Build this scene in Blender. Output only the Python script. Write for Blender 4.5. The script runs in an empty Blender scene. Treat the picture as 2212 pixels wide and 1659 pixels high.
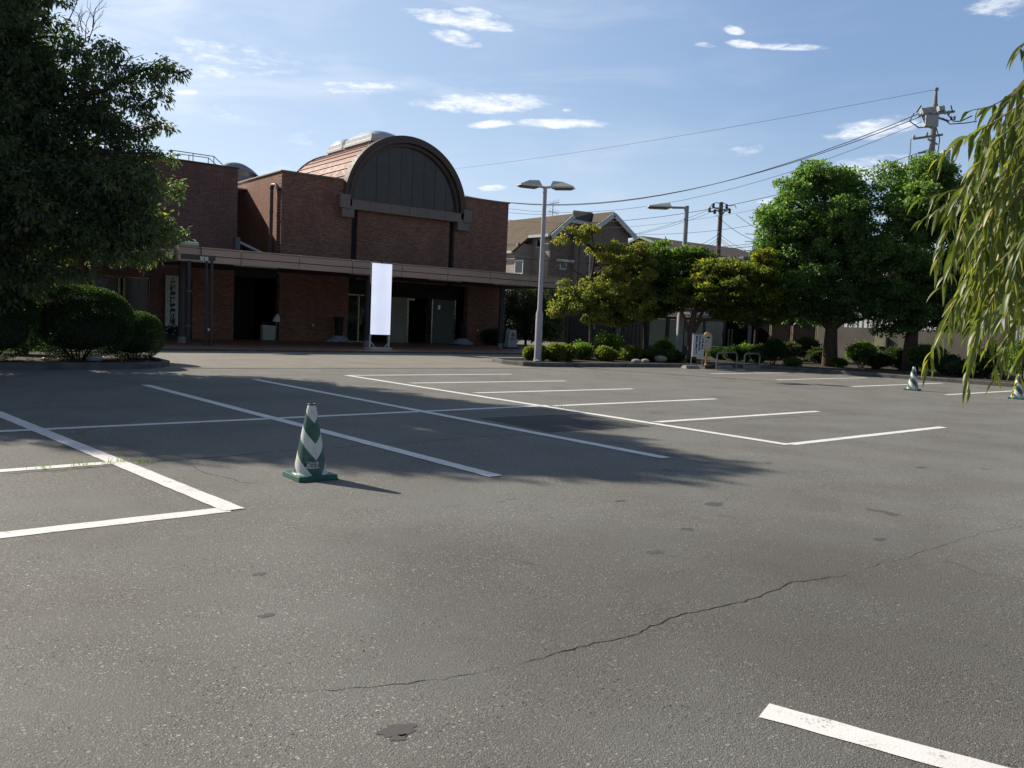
import bpy, math, random
import numpy as np
from mathutils import Vector, Matrix
random.seed(7)
SC = bpy.context.scene
COL = SC.collection
R = math.radians

# ------------------------------------------------------------------ camera
TH, PITCH, ROLL, FPX = R(52.56), R(4.2427), R(2.4156), 1862.78   # heading from +X, down tilt, roll, focal length for a 2212 px wide frame
H_CAM = 1.5
Fh = np.array([math.cos(TH), math.sin(TH), 0.0]); Sh = np.array([math.sin(TH), -math.cos(TH), 0.0]); Uh = np.array([0, 0, 1.0])
FW = math.cos(PITCH)*Fh - math.sin(PITCH)*Uh; U0 = math.sin(PITCH)*Fh + math.cos(PITCH)*Uh
RT = math.cos(ROLL)*Sh + math.sin(ROLL)*U0; UP = -math.sin(ROLL)*Sh + math.cos(ROLL)*U0
CP = np.array([0, 0, H_CAM])
cam = bpy.data.cameras.new('camera'); cam_o = bpy.data.objects.new('camera', cam); COL.objects.link(cam_o)
cam.sensor_width = 36; cam.lens = FPX/2212*36; cam.clip_start = 0.05; cam.clip_end = 3000
M = Matrix(((RT[0], UP[0], -FW[0], 0), (RT[1], UP[1], -FW[1], 0), (RT[2], UP[2], -FW[2], H_CAM), (0, 0, 0, 1)))
cam_o.matrix_world = M
SC.camera = cam_o
def ray(x, y): return FW + RT*(x-1106)/FPX - UP*(y-829.5)/FPX
def atY(x, y, Y): d = ray(x, y); return CP + d*(Y/d[1])
def atX(x, y, X): d = ray(x, y); return CP + d*(X/d[0])
def atD(x, y, D): return CP + ray(x, y)*D
def gnd(x, y, z=0.0): d = ray(x, y); return CP + d*((z-H_CAM)/d[2])

# ------------------------------------------------------------------ sun and sky
SUN_AZ, SUN_EL = 111.0, 33.5          # degrees: azimuth counted from +X
sd = bpy.data.lights.new('sun', 'SUN'); sd.energy = 5.0; sd.angle = R(0.53); sd.color = (1.0, 0.91, 0.78)
so = bpy.data.objects.new('sun', sd); COL.objects.link(so)
sv = Vector((math.cos(R(SUN_EL))*math.cos(R(SUN_AZ)), math.cos(R(SUN_EL))*math.sin(R(SUN_AZ)), math.sin(R(SUN_EL))))
so.rotation_euler = (-sv).to_track_quat('-Z', 'Y').to_euler(); so.location = (0, 0, 60)
SC.view_settings.view_transform = 'Standard'; SC.view_settings.look = 'None'
SC.view_settings.exposure = 0.22; SC.view_settings.gamma = 1.0
SC.cycles.max_bounces = 8; SC.cycles.transparent_max_bounces = 8
SC.cycles.sample_clamp_indirect = 4.0

class NT:
    """small helper round a node tree"""
    def __init__(s, nt): s.nt = nt; s.N = nt.nodes; s.L = nt.links
    def n(s, t, **kw):
        nd = s.N.new(t)
        for k, v in kw.items():
            if k.startswith('i_'):
                nd.inputs[k[2:].replace('_', ' ')].default_value = v
            else: setattr(nd, k, v)
        return nd
    def lk(s, a, b): s.L.new(a, b)
    def val(s, sock, v):
        if hasattr(v, 'links') or hasattr(v, 'is_linked'): s.L.new(v, sock)
        else: sock.default_value = v
    def math(s, op, a, b=None, c=None, clamp=False):
        nd = s.N.new('ShaderNodeMath'); nd.operation = op; nd.use_clamp = clamp
        s.val(nd.inputs[0], a)
        if b is not None: s.val(nd.inputs[1], b)
        if c is not None: s.val(nd.inputs[2], c)
        return nd.outputs[0]
    def mapr(s, v, a, b, c=0.0, d=1.0, smooth=False):
        nd = s.N.new('ShaderNodeMapRange'); nd.clamp = True
        if smooth: nd.interpolation_type = 'SMOOTHSTEP'
        s.val(nd.inputs[0], v); nd.inputs[1].default_value = a; nd.inputs[2].default_value = b
        nd.inputs[3].default_value = c; nd.inputs[4].default_value = d
        return nd.outputs[0]
    def mix(s, f, a, b, mode='MIX'):
        nd = s.N.new('ShaderNodeMix'); nd.data_type = 'RGBA'; nd.blend_type = mode
        s.val(nd.inputs[0], f)
        for k, v in ((6, a), (7, b)):
            if isinstance(v, (tuple, list)): nd.inputs[k].default_value = (*v[:3], 1)
            else: s.L.new(v, nd.inputs[k])
        return nd.outputs[2]
    def noise(s, vec, scale, detail=3.0, rough=0.55, dist=0.0):
        nd = s.N.new('ShaderNodeTexNoise'); nd.inputs['Scale'].default_value = scale
        nd.inputs['Detail'].default_value = detail; nd.inputs['Roughness'].default_value = rough
        nd.inputs['Distortion'].default_value = dist
        if vec is not None: s.L.new(vec, nd.inputs['Vector'])
        return nd.outputs['Fac']
    def ramp(s, f, pts, const=False):
        nd = s.N.new('ShaderNodeValToRGB'); s.L.new(f, nd.inputs[0])
        cr = nd.color_ramp
        if const: cr.interpolation = 'CONSTANT'
        while len(cr.elements) < len(pts): cr.elements.new(0.5)
        for e, (p, c) in zip(cr.elements, pts):
            e.position = p; e.color = (*c[:3], 1)
        return nd.outputs[0]

w = bpy.data.worlds.new('World'); SC.world = w; w.use_nodes = True
T = NT(w.node_tree)
for nd in list(T.N): T.N.remove(nd)
wo = T.n('ShaderNodeOutputWorld'); bg = T.n('ShaderNodeBackground')
sky = T.n('ShaderNodeTexSky'); sky.sky_type = 'NISHITA'; sky.sun_disc = False
sky.sun_elevation = R(SUN_EL); sky.sun_rotation = R((90-SUN_AZ) % 360)
sky.altitude = 30; sky.air_density = 1.0; sky.dust_density = 1.2; sky.ozone_density = 2.2
SKY_STRENGTH = 0.100
bg.inputs['Strength'].default_value = SKY_STRENGTH
# thin clouds, laid out by compass bearing and height above the horizon
geo = T.n('ShaderNodeTexCoord'); sep = T.n('ShaderNodeSeparateXYZ'); T.lk(geo.outputs['Generated'], sep.inputs[0])
az = T.math('ARCTAN2', sep.outputs[1], sep.outputs[0]); el = T.math('ARCSINE', sep.outputs[2])
cmb = T.n('ShaderNodeCombineXYZ'); T.lk(az, cmb.inputs[0]); T.lk(el, cmb.inputs[1])
pv = cmb.outputs[0]
mp = T.n('ShaderNodeMapping'); mp.inputs['Scale'].default_value = (22, 75, 1); T.lk(pv, mp.inputs['Vector'])
nz = T.noise(mp.outputs[0], 1.3, 6.0, 0.62, 0.4)
mp2 = T.n('ShaderNodeMapping'); mp2.inputs['Scale'].default_value = (3.0, 13, 1); mp2.inputs['Rotation'].default_value = (0, 0, 0.1); T.lk(pv, mp2.inputs['Vector'])
nz2 = T.noise(mp2.outputs[0], 1.6, 5.0, 0.55, 0.6)
# (bearing deg, height deg, half width deg, half height deg, tilt deg, strength)
CLOUDS = []
def cl(x0, y0, x1, y1, hh, st):
    a = ray(x0, y0); b = ray(x1, y1)
    az0, az1 = math.atan2(a[1], a[0]), math.atan2(b[1], b[0])
    e0, e1 = math.asin(a[2]/np.linalg.norm(a)), math.asin(b[2]/np.linalg.norm(b))
    CLOUDS.append(((az0+az1)/2, (e0+e1)/2, abs(az1-az0)/2*1.12, hh*1.25/FPX, math.atan2(e1-e0, az1-az0), st))
for q in ((895, 28, 1095, 60, 13, 1.0), (990, 20, 1075, 38, 9, .75), (935, 65, 1030, 95, 13, .7), (650, 190, 870, 186, 13, .62), (920, 222, 1175, 222, 17, 1.0),
          (1015, 272, 1110, 264, 7, .95), (1120, 265, 1300, 268, 9, 1.0), (1035, 407, 1092, 405, 6, .85), (1565, 60, 1605, 70, 7, .8),
          (1575, 93, 1640, 98, 7, .85), (1640, 100, 1770, 102, 6, .8), (1505, 96, 1550, 98, 5, .65), (1800, 290, 1975, 265, 17, .85), (1750, 385, 1960, 355, 22, .8),
          (1575, 330, 1650, 320, 9, .5), (1640, 436, 1690, 434, 6, .7), (380, 200, 428, 198, 5, .95), (300, 268, 380, 276, 9, .9), (330, 140, 520, 160, 16, .6),
          (280, 95, 640, 150, 34, .42), (560, 375, 640, 370, 12, .3), (1215, 238, 1235, 240, 4, .8), (2100, 20, 2230, 10, 18, .5), (360, 235, 560, 245, 16, .3), (620, 300, 760, 300, 14, .25)):
    cl(*q)
dens = None
for (a0, e0, ha, he, ti, st) in CLOUDS:
    dx = T.math('SUBTRACT', az, a0); dy = T.math('SUBTRACT', el, e0)
    c, s_ = math.cos(ti), math.sin(ti)
    if abs(ti) > math.pi/2: c, s_ = -c, -s_
    u = T.math('ADD', T.math('MULTIPLY', dx, c/ha/1.15), T.math('MULTIPLY', dy, s_/ha/1.15))
    v = T.math('SUBTRACT', T.math('MULTIPLY', dy, c/he), T.math('MULTIPLY', dx, s_/he))
    r2 = T.math('ADD', T.math('MULTIPLY', u, u), T.math('MULTIPLY', v, v))
    g = T.math('MULTIPLY', T.math('SUBTRACT', 1.25, r2, clamp=True), st)
    dens = g if dens is None else T.math('MAXIMUM', dens, g)
mp3 = T.n('ShaderNodeMapping'); mp3.inputs['Scale'].default_value = (60, 190, 1); T.lk(pv, mp3.inputs['Vector'])
nz3 = T.noise(mp3.outputs[0], 1.2, 5.0, 0.65, 0.5)
nn = T.math('ADD', T.math('MULTIPLY', nz, 2.4), T.math('MULTIPLY', nz3, 1.1))
cd = T.math('ADD', dens, T.math('SUBTRACT', nn, 1.72))
cd = T.math('MULTIPLY', T.mapr(cd, 0.12, 1.45, 0, 0.9, True), T.mapr(dens, 0, .35))
cirrus = T.math('MULTIPLY', T.mapr(nz2, 0.44, 0.78, 0, 0.42, True), T.mapr(az, R(35), R(80), 0.12, 1.0))
cover = T.math('MAXIMUM', cd, cirrus)
# pale veil of thin high cloud round the sun's side of the sky
sunside = T.mapr(az, R(35), R(92), 0.0, 0.62)
base = T.mix(0.24, sky.outputs[0], (3.6, 5.6, 9.6))
base = T.mix(sunside, base, (6.0, 7.3, 8.8))
base = T.mix(T.mapr(el, R(0), R(16), .42, 0.0, True), base, (7.4, 8.6, 10.0))
skyc = T.mix(cover, base, (9.6, 9.8, 10.3))
deep = T.math('MULTIPLY', T.mapr(el, R(26), R(52), 1.0, .40, True), T.mapr(T.math('ABSOLUTE', T.math('SUBTRACT', az, R(62))), R(50), R(110), 1.0, .55, True))
skyc = T.mix(1.0, skyc, T.mix(deep, (0, 0, 0), (1, 1, 1)), 'MULTIPLY')
T.lk(skyc, bg.inputs['Color']); T.lk(bg.outputs[0], wo.inputs[0])

# ------------------------------------------------------------------ mesh helpers
class MB:
    def __init__(s): s.v = []; s.f = []; s.sm = []; s.seg = []
    def cut(s): s.seg.append(len(s.f)); return s      # next shapes belong to a new piece
    def pieces(s, name, mat, parent=None, bevel=0.0):
        '''each cut piece (or each box) becomes an object of its own'''
        b = s.seg or list(range(0, len(s.f), 6)); b = sorted(set([0]+b+[len(s.f)])); out = []
        for i0, i1 in zip(b[:-1], b[1:]):
            if i1 <= i0: continue
            ids = sorted({k for f in s.f[i0:i1] for k in f}); mp_ = {k: j for j, k in enumerate(ids)}; q = MB()
            q.v = [s.v[k] for k in ids]; q.f = [[mp_[k] for k in f] for f in s.f[i0:i1]]; q.sm = s.sm[i0:i1]; out.append(q.build(name, mat, parent, bevel))
        return out
    def add(s, verts, faces, smooth=False):
        o = len(s.v); s.v += [tuple(map(float, p)) for p in verts]
        for f in faces: s.f.append([i+o for i in f]); s.sm.append(smooth)
        return s
    def box(s, x0, x1, y0, y1, z0, z1):
        return s.add([(x0, y0, z0), (x1, y0, z0), (x1, y1, z0), (x0, y1, z0), (x0, y0, z1), (x1, y0, z1), (x1, y1, z1), (x0, y1, z1)],
                     [(0, 3, 2, 1), (4, 5, 6, 7), (0, 1, 5, 4), (1, 2, 6, 5), (2, 3, 7, 6), (3, 0, 4, 7)])
    def frus(s, x0, x1, y0, y1, z0, z1, ix, iy):
        return s.add([(x0, y0, z0), (x1, y0, z0), (x1, y1, z0), (x0, y1, z0), (x0+ix, y0+iy, z1), (x1-ix, y0+iy, z1), (x1-ix, y1-iy, z1), (x0+ix, y1-iy, z1)],
                     [(0, 3, 2, 1), (4, 5, 6, 7), (0, 1, 5, 4), (1, 2, 6, 5), (2, 3, 7, 6), (3, 0, 4, 7)])
    def beam(s, a, b, wx, wz, up=(0, 0, 1)):
        a, b = Vector(a), Vector(b); d = (b-a).normalized(); u = Vector(up)
        if abs(d.dot(u)) > .98: u = Vector((0, 1, 0))
        sx = d.cross(u).normalized()*wx/2; sz = sx.cross(d).normalized()*wz/2
        P = [a-sx-sz, a+sx-sz, a+sx+sz, a-sx+sz, b-sx-sz, b+sx-sz, b+sx+sz, b-sx+sz]
        return s.add(P, [(0, 1, 2, 3), (7, 6, 5, 4), (0, 4, 5, 1), (1, 5, 6, 2), (2, 6, 7, 3), (3, 7, 4, 0)])
    def tube(s, pts, r, n=8, caps=True):
        pts = [Vector(p) for p in pts]
        rs = [r]*len(pts) if not hasattr(r, '__len__') else list(r)
        rings = []; prev = None
        for i, p in enumerate(pts):
            d = (pts[min(i+1, len(pts)-1)]-pts[max(i-1, 0)]).normalized()
            if prev is None:
                a = Vector((0, 0, 1)) if abs(d.z) < .9 else Vector((1, 0, 0))
                x = d.cross(a).normalized()
            else: x = (prev - d*prev.dot(d)).normalized()
            prev = x; y = d.cross(x)
            rings.append([p+(x*math.cos(2*math.pi*k/n)+y*math.sin(2*math.pi*k/n))*rs[i] for k in range(n)])
        V = [q for g in rings for q in g]; F = []
        for i in range(len(pts)-1):
            for k in range(n):
                a = i*n+k; b = i*n+(k+1) % n
                F.append((a, b, b+n, a+n))
        s.add(V, F, True)
        if caps:
            s.add(rings[0], [tuple(range(n-1, -1, -1))]); s.add(rings[-1], [tuple(range(n))])
        return s
    def lathe(s, cx, cy, prof, n=32, smooth=True, cap=True):
        V = []; F = []
        for (r, z) in prof:
            for k in range(n): V.append((cx+r*math.cos(2*math.pi*k/n), cy+r*math.sin(2*math.pi*k/n), z))
        for i in range(len(prof)-1):
            for k in range(n):
                a = i*n+k; b = i*n+(k+1) % n
                F.append((a, b, b+n, a+n))
        s.add(V, F, smooth)
        if cap:
            s.add(V[:n], [tuple(range(n-1, -1, -1))]); s.add(V[-n:], [tuple(range(n))])
        return s
    def prism(s, poly, axis, a0, a1):
        """2D outline extruded; axis 'y': poly in (x,z); 'x': poly in (y,z); 'z': poly in (x,y)"""
        def P(p, a): return {'y': (p[0], a, p[1]), 'x': (a, p[0], p[1]), 'z': (p[0], p[1], a)}[axis]
        n = len(poly); V = [P(p, a0) for p in poly]+[P(p, a1) for p in poly]
        F = [tuple(range(n)), tuple(range(2*n-1, n-1, -1))]+[(i, (i+1) % n, (i+1) % n+n, i+n) for i in range(n)]
        return s.add(V, F)
    def arch(s, cx, cz, r0, r1, y0, y1, a0=0.0, a1=math.pi, n=48):
        """half ring in the XZ plane between radii r0<r1, from y0 to y1"""
        V = []; F = []
        for i in range(n+1):
            a = a0+(a1-a0)*i/n; c, q = math.cos(a), math.sin(a)
            V += [(cx+r0*c, y0, cz+r0*q), (cx+r1*c, y0, cz+r1*q), (cx+r1*c, y1, cz+r1*q), (cx+r0*c, y1, cz+r0*q)]
        for i in range(n):
            o = i*4; p = o+4
            for k in range(4): F.append((o+k, o+(k+1) % 4, p+(k+1) % 4, p+k))
        F += [(3, 2, 1, 0), tuple(4*n+k for k in range(4))]
        return s.add(V, F)
    def build(s, name, mat, parent=None, bevel=0.0):
        off = Vector((0, 0, 0)); q = parent
        while q is not None: off += q.location; q = q.parent
        me = bpy.data.meshes.new(name)
        me.from_pydata([(a-off.x, b-off.y, c-off.z) for a, b, c in s.v], [], s.f)
        me.polygons.foreach_set('use_smooth', s.sm)
        import bmesh
        bm = bmesh.new(); bm.from_mesh(me); bmesh.ops.recalc_face_normals(bm, faces=bm.faces); bm.to_mesh(me); bm.free()
        me.materials.append(mat)
        o = bpy.data.objects.new(name, me); COL.objects.link(o); o.parent = parent
        if bevel:
            b = o.modifiers.new('bevel', 'BEVEL'); b.width = bevel; b.segments = 2; b.limit_method = 'ANGLE'; b.angle_limit = R(40)
        return o

def tag(o, label=None, cat=None, group=None, kind=None):
    if label: o['label'] = label
    if cat: o['category'] = cat
    if group: o['group'] = group
    if kind: o['kind'] = kind
    return o
def thing(name, label, cat, loc=(0, 0, 0), group=None):
    o = bpy.data.objects.new(name, None); COL.objects.link(o); o.location = Vector([float(c) for c in loc]); o.empty_display_size = .2
    return tag(o, label, cat, group)
def copy_tree(o, parent=None):
    c = o.copy(); COL.objects.link(c); c.parent = parent
    for ch in [q for q in bpy.data.objects if q.parent == o]: copy_tree(ch, c)
    return c
def struct(o): o['kind'] = 'structure'; return o

def text_mb(body, size, place, bold=0.0, depth=0.0):
    """lettering as triangles; place(x,y)->world point"""
    c = bpy.data.curves.new('txt', 'FONT'); c.body = body; c.size = size; c.align_x = 'CENTER'; c.align_y = 'CENTER'; c.offset = bold
    c.resolution_u = 3
    o = bpy.data.objects.new('txt', c); COL.objects.link(o)
    dg = bpy.context.evaluated_depsgraph_get(); dg.update()
    me = bpy.data.meshes.new_from_object(o.evaluated_get(dg))
    mb = MB(); mb.add([place(v.co.x, v.co.y) for v in me.vertices], [tuple(p.vertices) for p in me.polygons])
    bpy.data.objects.remove(o); bpy.data.curves.remove(c); bpy.data.meshes.remove(me)
    return mb

# ------------------------------------------------------------------ materials
def new_mat(name):
    m = bpy.data.materials.new(name); m.use_nodes = True
    t = NT(m.node_tree); p = t.N['Principled BSDF']
    tc = t.n('ShaderNodeTexCoord')
    return m, t, p, tc.outputs['Object']
def setspec(p, v):
    for k in ('Specular IOR Level', 'Specular'):
        if k in p.inputs: p.inputs[k].default_value = v; return
def mat(name, c1, c2=None, rough=.6, metal=0.0, scale=4.0, detail=4.0, bump=0.0, bscale=60.0, spec=.5, stretch=(1, 1, 1), emit=0.0, alpha=None):
    m, t, p, oc = new_mat(name)
    c2 = c2 or tuple(x*.8 for x in c1)
    mpn = t.n('ShaderNodeMapping'); mpn.inputs['Scale'].default_value = stretch; t.lk(oc, mpn.inputs[0])
    f = t.mapr(t.noise(mpn.outputs[0], scale, detail), .3, .7)
    col = t.mix(f, c1, c2)
    t.lk(col, p.inputs['Base Color']); p.inputs['Roughness'].default_value = rough; p.inputs['Metallic'].default_value = metal
    t.lk(t.mapr(t.noise(mpn.outputs[0], scale*3, 2), .3, .7, max(rough-.08, 0), min(rough+.08, 1)), p.inputs['Roughness'])
    setspec(p, spec)
    if bump:
        b = t.n('ShaderNodeBump'); b.inputs['Strength'].default_value = bump; b.inputs['Distance'].default_value = .01
        t.lk(t.noise(mpn.outputs[0], bscale, 3), b.inputs['Height']); t.lk(b.outputs[0], p.inputs['Normal'])
    if emit:
        t.lk(col, p.inputs['Emission Color']); p.inputs['Emission Strength'].default_value = emit
    return m

def brick_mat(name, side, c1, c2, mortar, bw=.24, bh=.075, msz=.008, rough=.85):
    """side 'x': wall seen along Y (u = x); side 'y': wall in the YZ plane (u = y)"""
    m, t, p, oc = new_mat(name)
    se = t.n('ShaderNodeSeparateXYZ'); t.lk(oc, se.inputs[0])
    cb = t.n('ShaderNodeCombineXYZ'); t.lk(se.outputs[0 if side == 'x' else 1], cb.inputs[0]); t.lk(se.outputs[2], cb.inputs[1])
    br = t.n('ShaderNodeTexBrick'); br.offset = .5; t.lk(cb.outputs[0], br.inputs['Vector'])
    br.inputs['Scale'].default_value = 1; br.inputs['Mortar Size'].default_value = msz; br.inputs['Brick Width'].default_value = bw
    br.inputs['Row Height'].default_value = bh; br.inputs['Bias'].default_value = 0.0
    br.inputs['Color1'].default_value = (*c1, 1); br.inputs['Color2'].default_value = (*c2, 1); br.inputs['Mortar'].default_value = (*mortar, 1)
    n1 = t.noise(cb.outputs[0], 9, 4, .7); mpn = t.n('ShaderNodeMapping'); mpn.inputs['Scale'].default_value = (1.6, 12, 1); t.lk(cb.outputs[0], mpn.inputs[0])
    n2 = t.noise(mpn.outputs[0], 1.5, 5, .7)
    col = t.mix(t.mapr(n2, .35, .7, 0, .75), br.outputs['Color'], tuple(x*.6 for x in c1))
    col = t.mix(t.mapr(n1, .45, .8, 0, .45), col, tuple(min(1, x*1.55) for x in c2))
    ms_ = t.n('ShaderNodeMapping'); ms_.inputs['Scale'].default_value = (1.1, .35, 1); t.lk(cb.outputs[0], ms_.inputs[0])
    col = t.mix(t.mapr(t.noise(ms_.outputs[0], .9, 5, .6), .42, .68, 0, .45), col, tuple(x*.55 for x in c1))
    t.lk(col, p.inputs['Base Color']); p.inputs['Roughness'].default_value = rough
    b = t.n('ShaderNodeBump'); b.inputs['Strength'].default_value = .6; b.inputs['Distance'].default_value = .01
    t.lk(t.math('SUBTRACT', 1.0, br.outputs['Fac']), b.inputs['Height']); t.lk(b.outputs[0], p.inputs['Normal'])
    return m

def asphalt_mat(name, c_dark, c_light, stones, seed=0.0, patch=True):
    m, t, p, oc = new_mat(name)
    n0 = t.noise(oc, .35, 4, .6); n1 = t.noise(oc, 2.2, 4, .65); n2 = t.noise(oc, 160, 2, .6)
    mo = t.n('ShaderNodeMapping'); mo.inputs['Location'].default_value = (seed, seed*2, 0); t.lk(oc, mo.inputs[0])
    base = t.mix(t.mapr(n0, .35, .65), c_dark, c_light)
    base = t.mix(t.mapr(n1, .3, .72, 0, .55), base, tuple(x*.78 for x in c_dark))
    base = t.mix(t.mapr(n2, .42, .66, 0, .8), base, tuple(x*.42 for x in c_dark))
    nb_ = t.noise(mo.outputs[0] if False else oc, .16, 3, .5); base = t.mix(t.mapr(nb_, .40, .62, 0, .30), base, (c_dark[0]*.68, c_dark[1]*.66, c_dark[2]*.63))
    hue = t.noise(mo.outputs[0], .8, 2)
    base = t.mix(t.mapr(hue, .35, .65, 0, .5), base, (c_light[0]*.90, c_light[1]*.98, c_light[2]*.99))
    # stone chips of two sizes
    for sc, th, amt in ((85, .68, .9), (150, .58, .8), (46, .87, .95)):
        vo = t.n('ShaderNodeTexVoronoi'); vo.inputs['Scale'].default_value = sc; vo.inputs['Randomness'].default_value = 1.0; t.lk(mo.outputs[0], vo.inputs['Vector'])
        sv_ = t.n('ShaderNodeSeparateXYZ'); t.lk(vo.outputs['Color'], sv_.inputs[0])
        on = t.math('MULTIPLY', t.mapr(sv_.outputs[0], th, th+.04), t.mapr(t.math('ADD', vo.outputs['Distance'], t.math('MULTIPLY', n2, .35)), .42, .56, 1, 0))
        dens_ = t.mapr(t.noise(mo.outputs[0], 1.1, 3, .6), .36, .62, .35, 1)
        on = t.math('MULTIPLY', on, dens_)
        tone = t.mix(sv_.outputs[1], tuple(x*.62 for x in stones), stones)
        base = t.mix(t.math('MULTIPLY', on, amt), base, tone)
        if sc == 85: hstone = on
    # dark worn or oily patches
    if patch:
        pn = t.noise(mo.outputs[0], 1.7, 5, .62, .3)
        base = t.mix(t.mapr(pn, .66, .72, 0, .5), base, (.03, .03, .033))
        pit = t.noise(mo.outputs[0], 42, 3, .7)
        base = t.mix(t.math('MULTIPLY', t.mapr(pit, .58, .66, 0, .9), t.mapr(n1, .40, .60)), base, (.012, .012, .013))
    if patch:      # darker brown area in the near right of the lot
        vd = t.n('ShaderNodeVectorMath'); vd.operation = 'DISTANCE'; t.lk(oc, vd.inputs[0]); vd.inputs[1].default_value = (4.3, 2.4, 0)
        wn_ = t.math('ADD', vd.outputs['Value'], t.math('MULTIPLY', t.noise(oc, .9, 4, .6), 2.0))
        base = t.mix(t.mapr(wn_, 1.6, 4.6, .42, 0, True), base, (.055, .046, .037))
    t.lk(base, p.inputs['Base Color']); p.inputs['Roughness'].default_value = .78; setspec(p, .38)
    b = t.n('ShaderNodeBump'); b.inputs['Strength'].default_value = 1.0; b.inputs['Distance'].default_value = .008
    hv = t.math('ADD', t.math('MULTIPLY', n2, .8), t.math('MULTIPLY', t.noise(oc, 75, 3, .7), 1.2))
    t.lk(hv, b.inputs['Height']); t.lk(b.outputs[0], p.inputs['Normal'])
    return m

def leaf_mat(name, cols, trans=.35, rough=.5, spec=.4, tmul=1.6):
    """cols: list of (pos, colour) driven by each leaf's own tint"""
    m, t, p, oc = new_mat(name)
    at = t.n('ShaderNodeAttribute'); at.attribute_name = 'tint'
    col = t.ramp(at.outputs['Fac'], cols)
    t.lk(col, p.inputs['Base Color']); p.inputs['Roughness'].default_value = rough; setspec(p, spec)
    tr = t.n('ShaderNodeBsdfTranslucent')
    t.lk(t.mix(1.0, col, (tmul, tmul*1.08, tmul*.45), 'MULTIPLY'), tr.inputs['Color'])
    mx = t.n('ShaderNodeMixShader'); mx.inputs[0].default_value = trans
    t.lk(p.outputs[0], mx.inputs[1]); t.lk(tr.outputs[0], mx.inputs[2]); t.lk(mx.outputs[0], t.N['Material Output'].inputs[0])
    return m

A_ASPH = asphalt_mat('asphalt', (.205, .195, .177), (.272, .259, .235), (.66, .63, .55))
A_DRIVE = asphalt_mat('driveway_asphalt', (.31, .28, .24), (.36, .325, .28), (.40, .37, .33), 3.0, False)
def paint_mat():
    m, t, p, oc = new_mat('road_paint')
    n = t.noise(oc, 7, 5, .7); n2 = t.noise(oc, 70, 3, .7); mpn = t.n('ShaderNodeMapping'); mpn.inputs['Scale'].default_value = (14, 60, 1); t.lk(oc, mpn.inputs[0])
    n3 = t.noise(mpn.outputs[0], 1, 2)
    c = t.mix(t.mapr(n, .35, .75, 0, .5), (.90, .88, .85), (.80, .78, .75))
    c = t.mix(t.mapr(n3, .5, .75, 0, .10), c, (.92, .9, .87))
    c = t.mix(t.mapr(t.math('MULTIPLY', n2, n), .31, .40, 0, .8), c, (.22, .21, .19))
    c = t.mix(t.mapr(t.noise(oc, 1.3, 4, .6), .5, .75, 0, .35), c, (.62, .60, .57))
    t.lk(c, p.inputs['Base Color']); p.inputs['Roughness'].default_value = .6
    b = t.n('ShaderNodeBump'); b.inputs['Strength'].default_value = .35; b.inputs['Distance'].default_value = .004; t.lk(t.noise(oc, 90, 3), b.inputs['Height']); t.lk(b.outputs[0], p.inputs['Normal'])
    return m
PAINT = paint_mat()
CONC = mat('concrete', (.36, .34, .31), (.24, .225, .205), .85, scale=2.5, bump=.5, bscale=40)
CONC_D = mat('dark_concrete_kerb', (.17, .16, .15), (.09, .085, .08), .9, scale=3, bump=.6, bscale=30)
SOIL = mat('soil', (.07, .05, .035), (.03, .022, .015), .95, scale=9, bump=1.0, bscale=25)
TILE = brick_mat('porch_tile', 'x', (.34, .17, .11), (.42, .21, .14), (.2, .15, .12), .2, .1, .006, .55)
BRK = brick_mat('facade_brick', 'x', (.29, .135, .09), (.50, .255, .175), (.085, .06, .048))
BRK_S = brick_mat('side_brick', 'y', (.32, .15, .095), (.40, .21, .135), (.10, .06, .045))
BRK_W = brick_mat('wing_brick', 'x', (.24, .12, .098), (.35, .185, .15), (.06, .042, .038), .3, .09, .01)
FASC = mat('fascia_panel', (.62, .43, .335), (.56, .385, .30), .5, scale=.8, bump=.05)
BRONZE = mat('bronze_metal', (.135, .10, .086), (.11, .082, .07), .6, scale=2, spec=.25)
JOINT = mat('dark_joint', (.02, .016, .014), rough=.7)
SOFFIT = mat('soffit', (.10, .085, .075), rough=.7)
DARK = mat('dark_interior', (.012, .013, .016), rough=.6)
DGLASS = mat('dark_glass', (.012, .014, .018), (.02, .022, .026), rough=.07, scale=.6, spec=.6)
ARCHG = mat('arch_glazing', (.056, .043, .036), (.070, .055, .046), rough=.3, scale=.5, spec=.55)
ARCHG2 = mat('arch_glazing_pale', (.066, .052, .045), (.080, .064, .056), rough=.32, scale=.5, spec=.55)
COPPER = mat('roof_copper_red', (.36, .175, .125), (.30, .14, .10), .65, scale=1.2, spec=.25)
COPPER_D = mat('roof_seam', (.16, .07, .05), rough=.6)
WHITE_M = mat('white_metal', (.72, .72, .71), (.62, .62, .61), .4)
DOME = mat('acrylic_dome', (.62, .66, .72), (.55, .6, .66), .18, spec=.6)
GREY_M = mat('grey_metal', (.30, .31, .32), (.24, .25, .26), .45)
DGREY = mat('dark_grey_metal', (.06, .058, .06), (.045, .045, .047), .5)
PIPE = mat('brown_pipe', (.12, .085, .085), (.10, .07, .07), .5)
LAMPG = mat('lamp_grey_paint', (.42, .41, .45), (.36, .35, .39), .45, scale=3)
LAMPH = mat('lamp_housing', (.72, .72, .68), (.62, .62, .58), .4)
LAMPD = mat('lamp_diffuser', (.16, .15, .12), rough=.35)
BARK = mat('bark', (.11, .075, .05), (.05, .035, .025), .9, scale=7, bump=1.0, bscale=18, stretch=(3, 3, .7))
BARK_D = mat('dark_bark', (.05, .038, .03), (.025, .02, .016), .9, scale=7, bump=1.0, bscale=18, stretch=(3, 3, .7))
TWIG = mat('willow_twig', (.30, .20, .10), (.22, .14, .07), .6)

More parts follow.
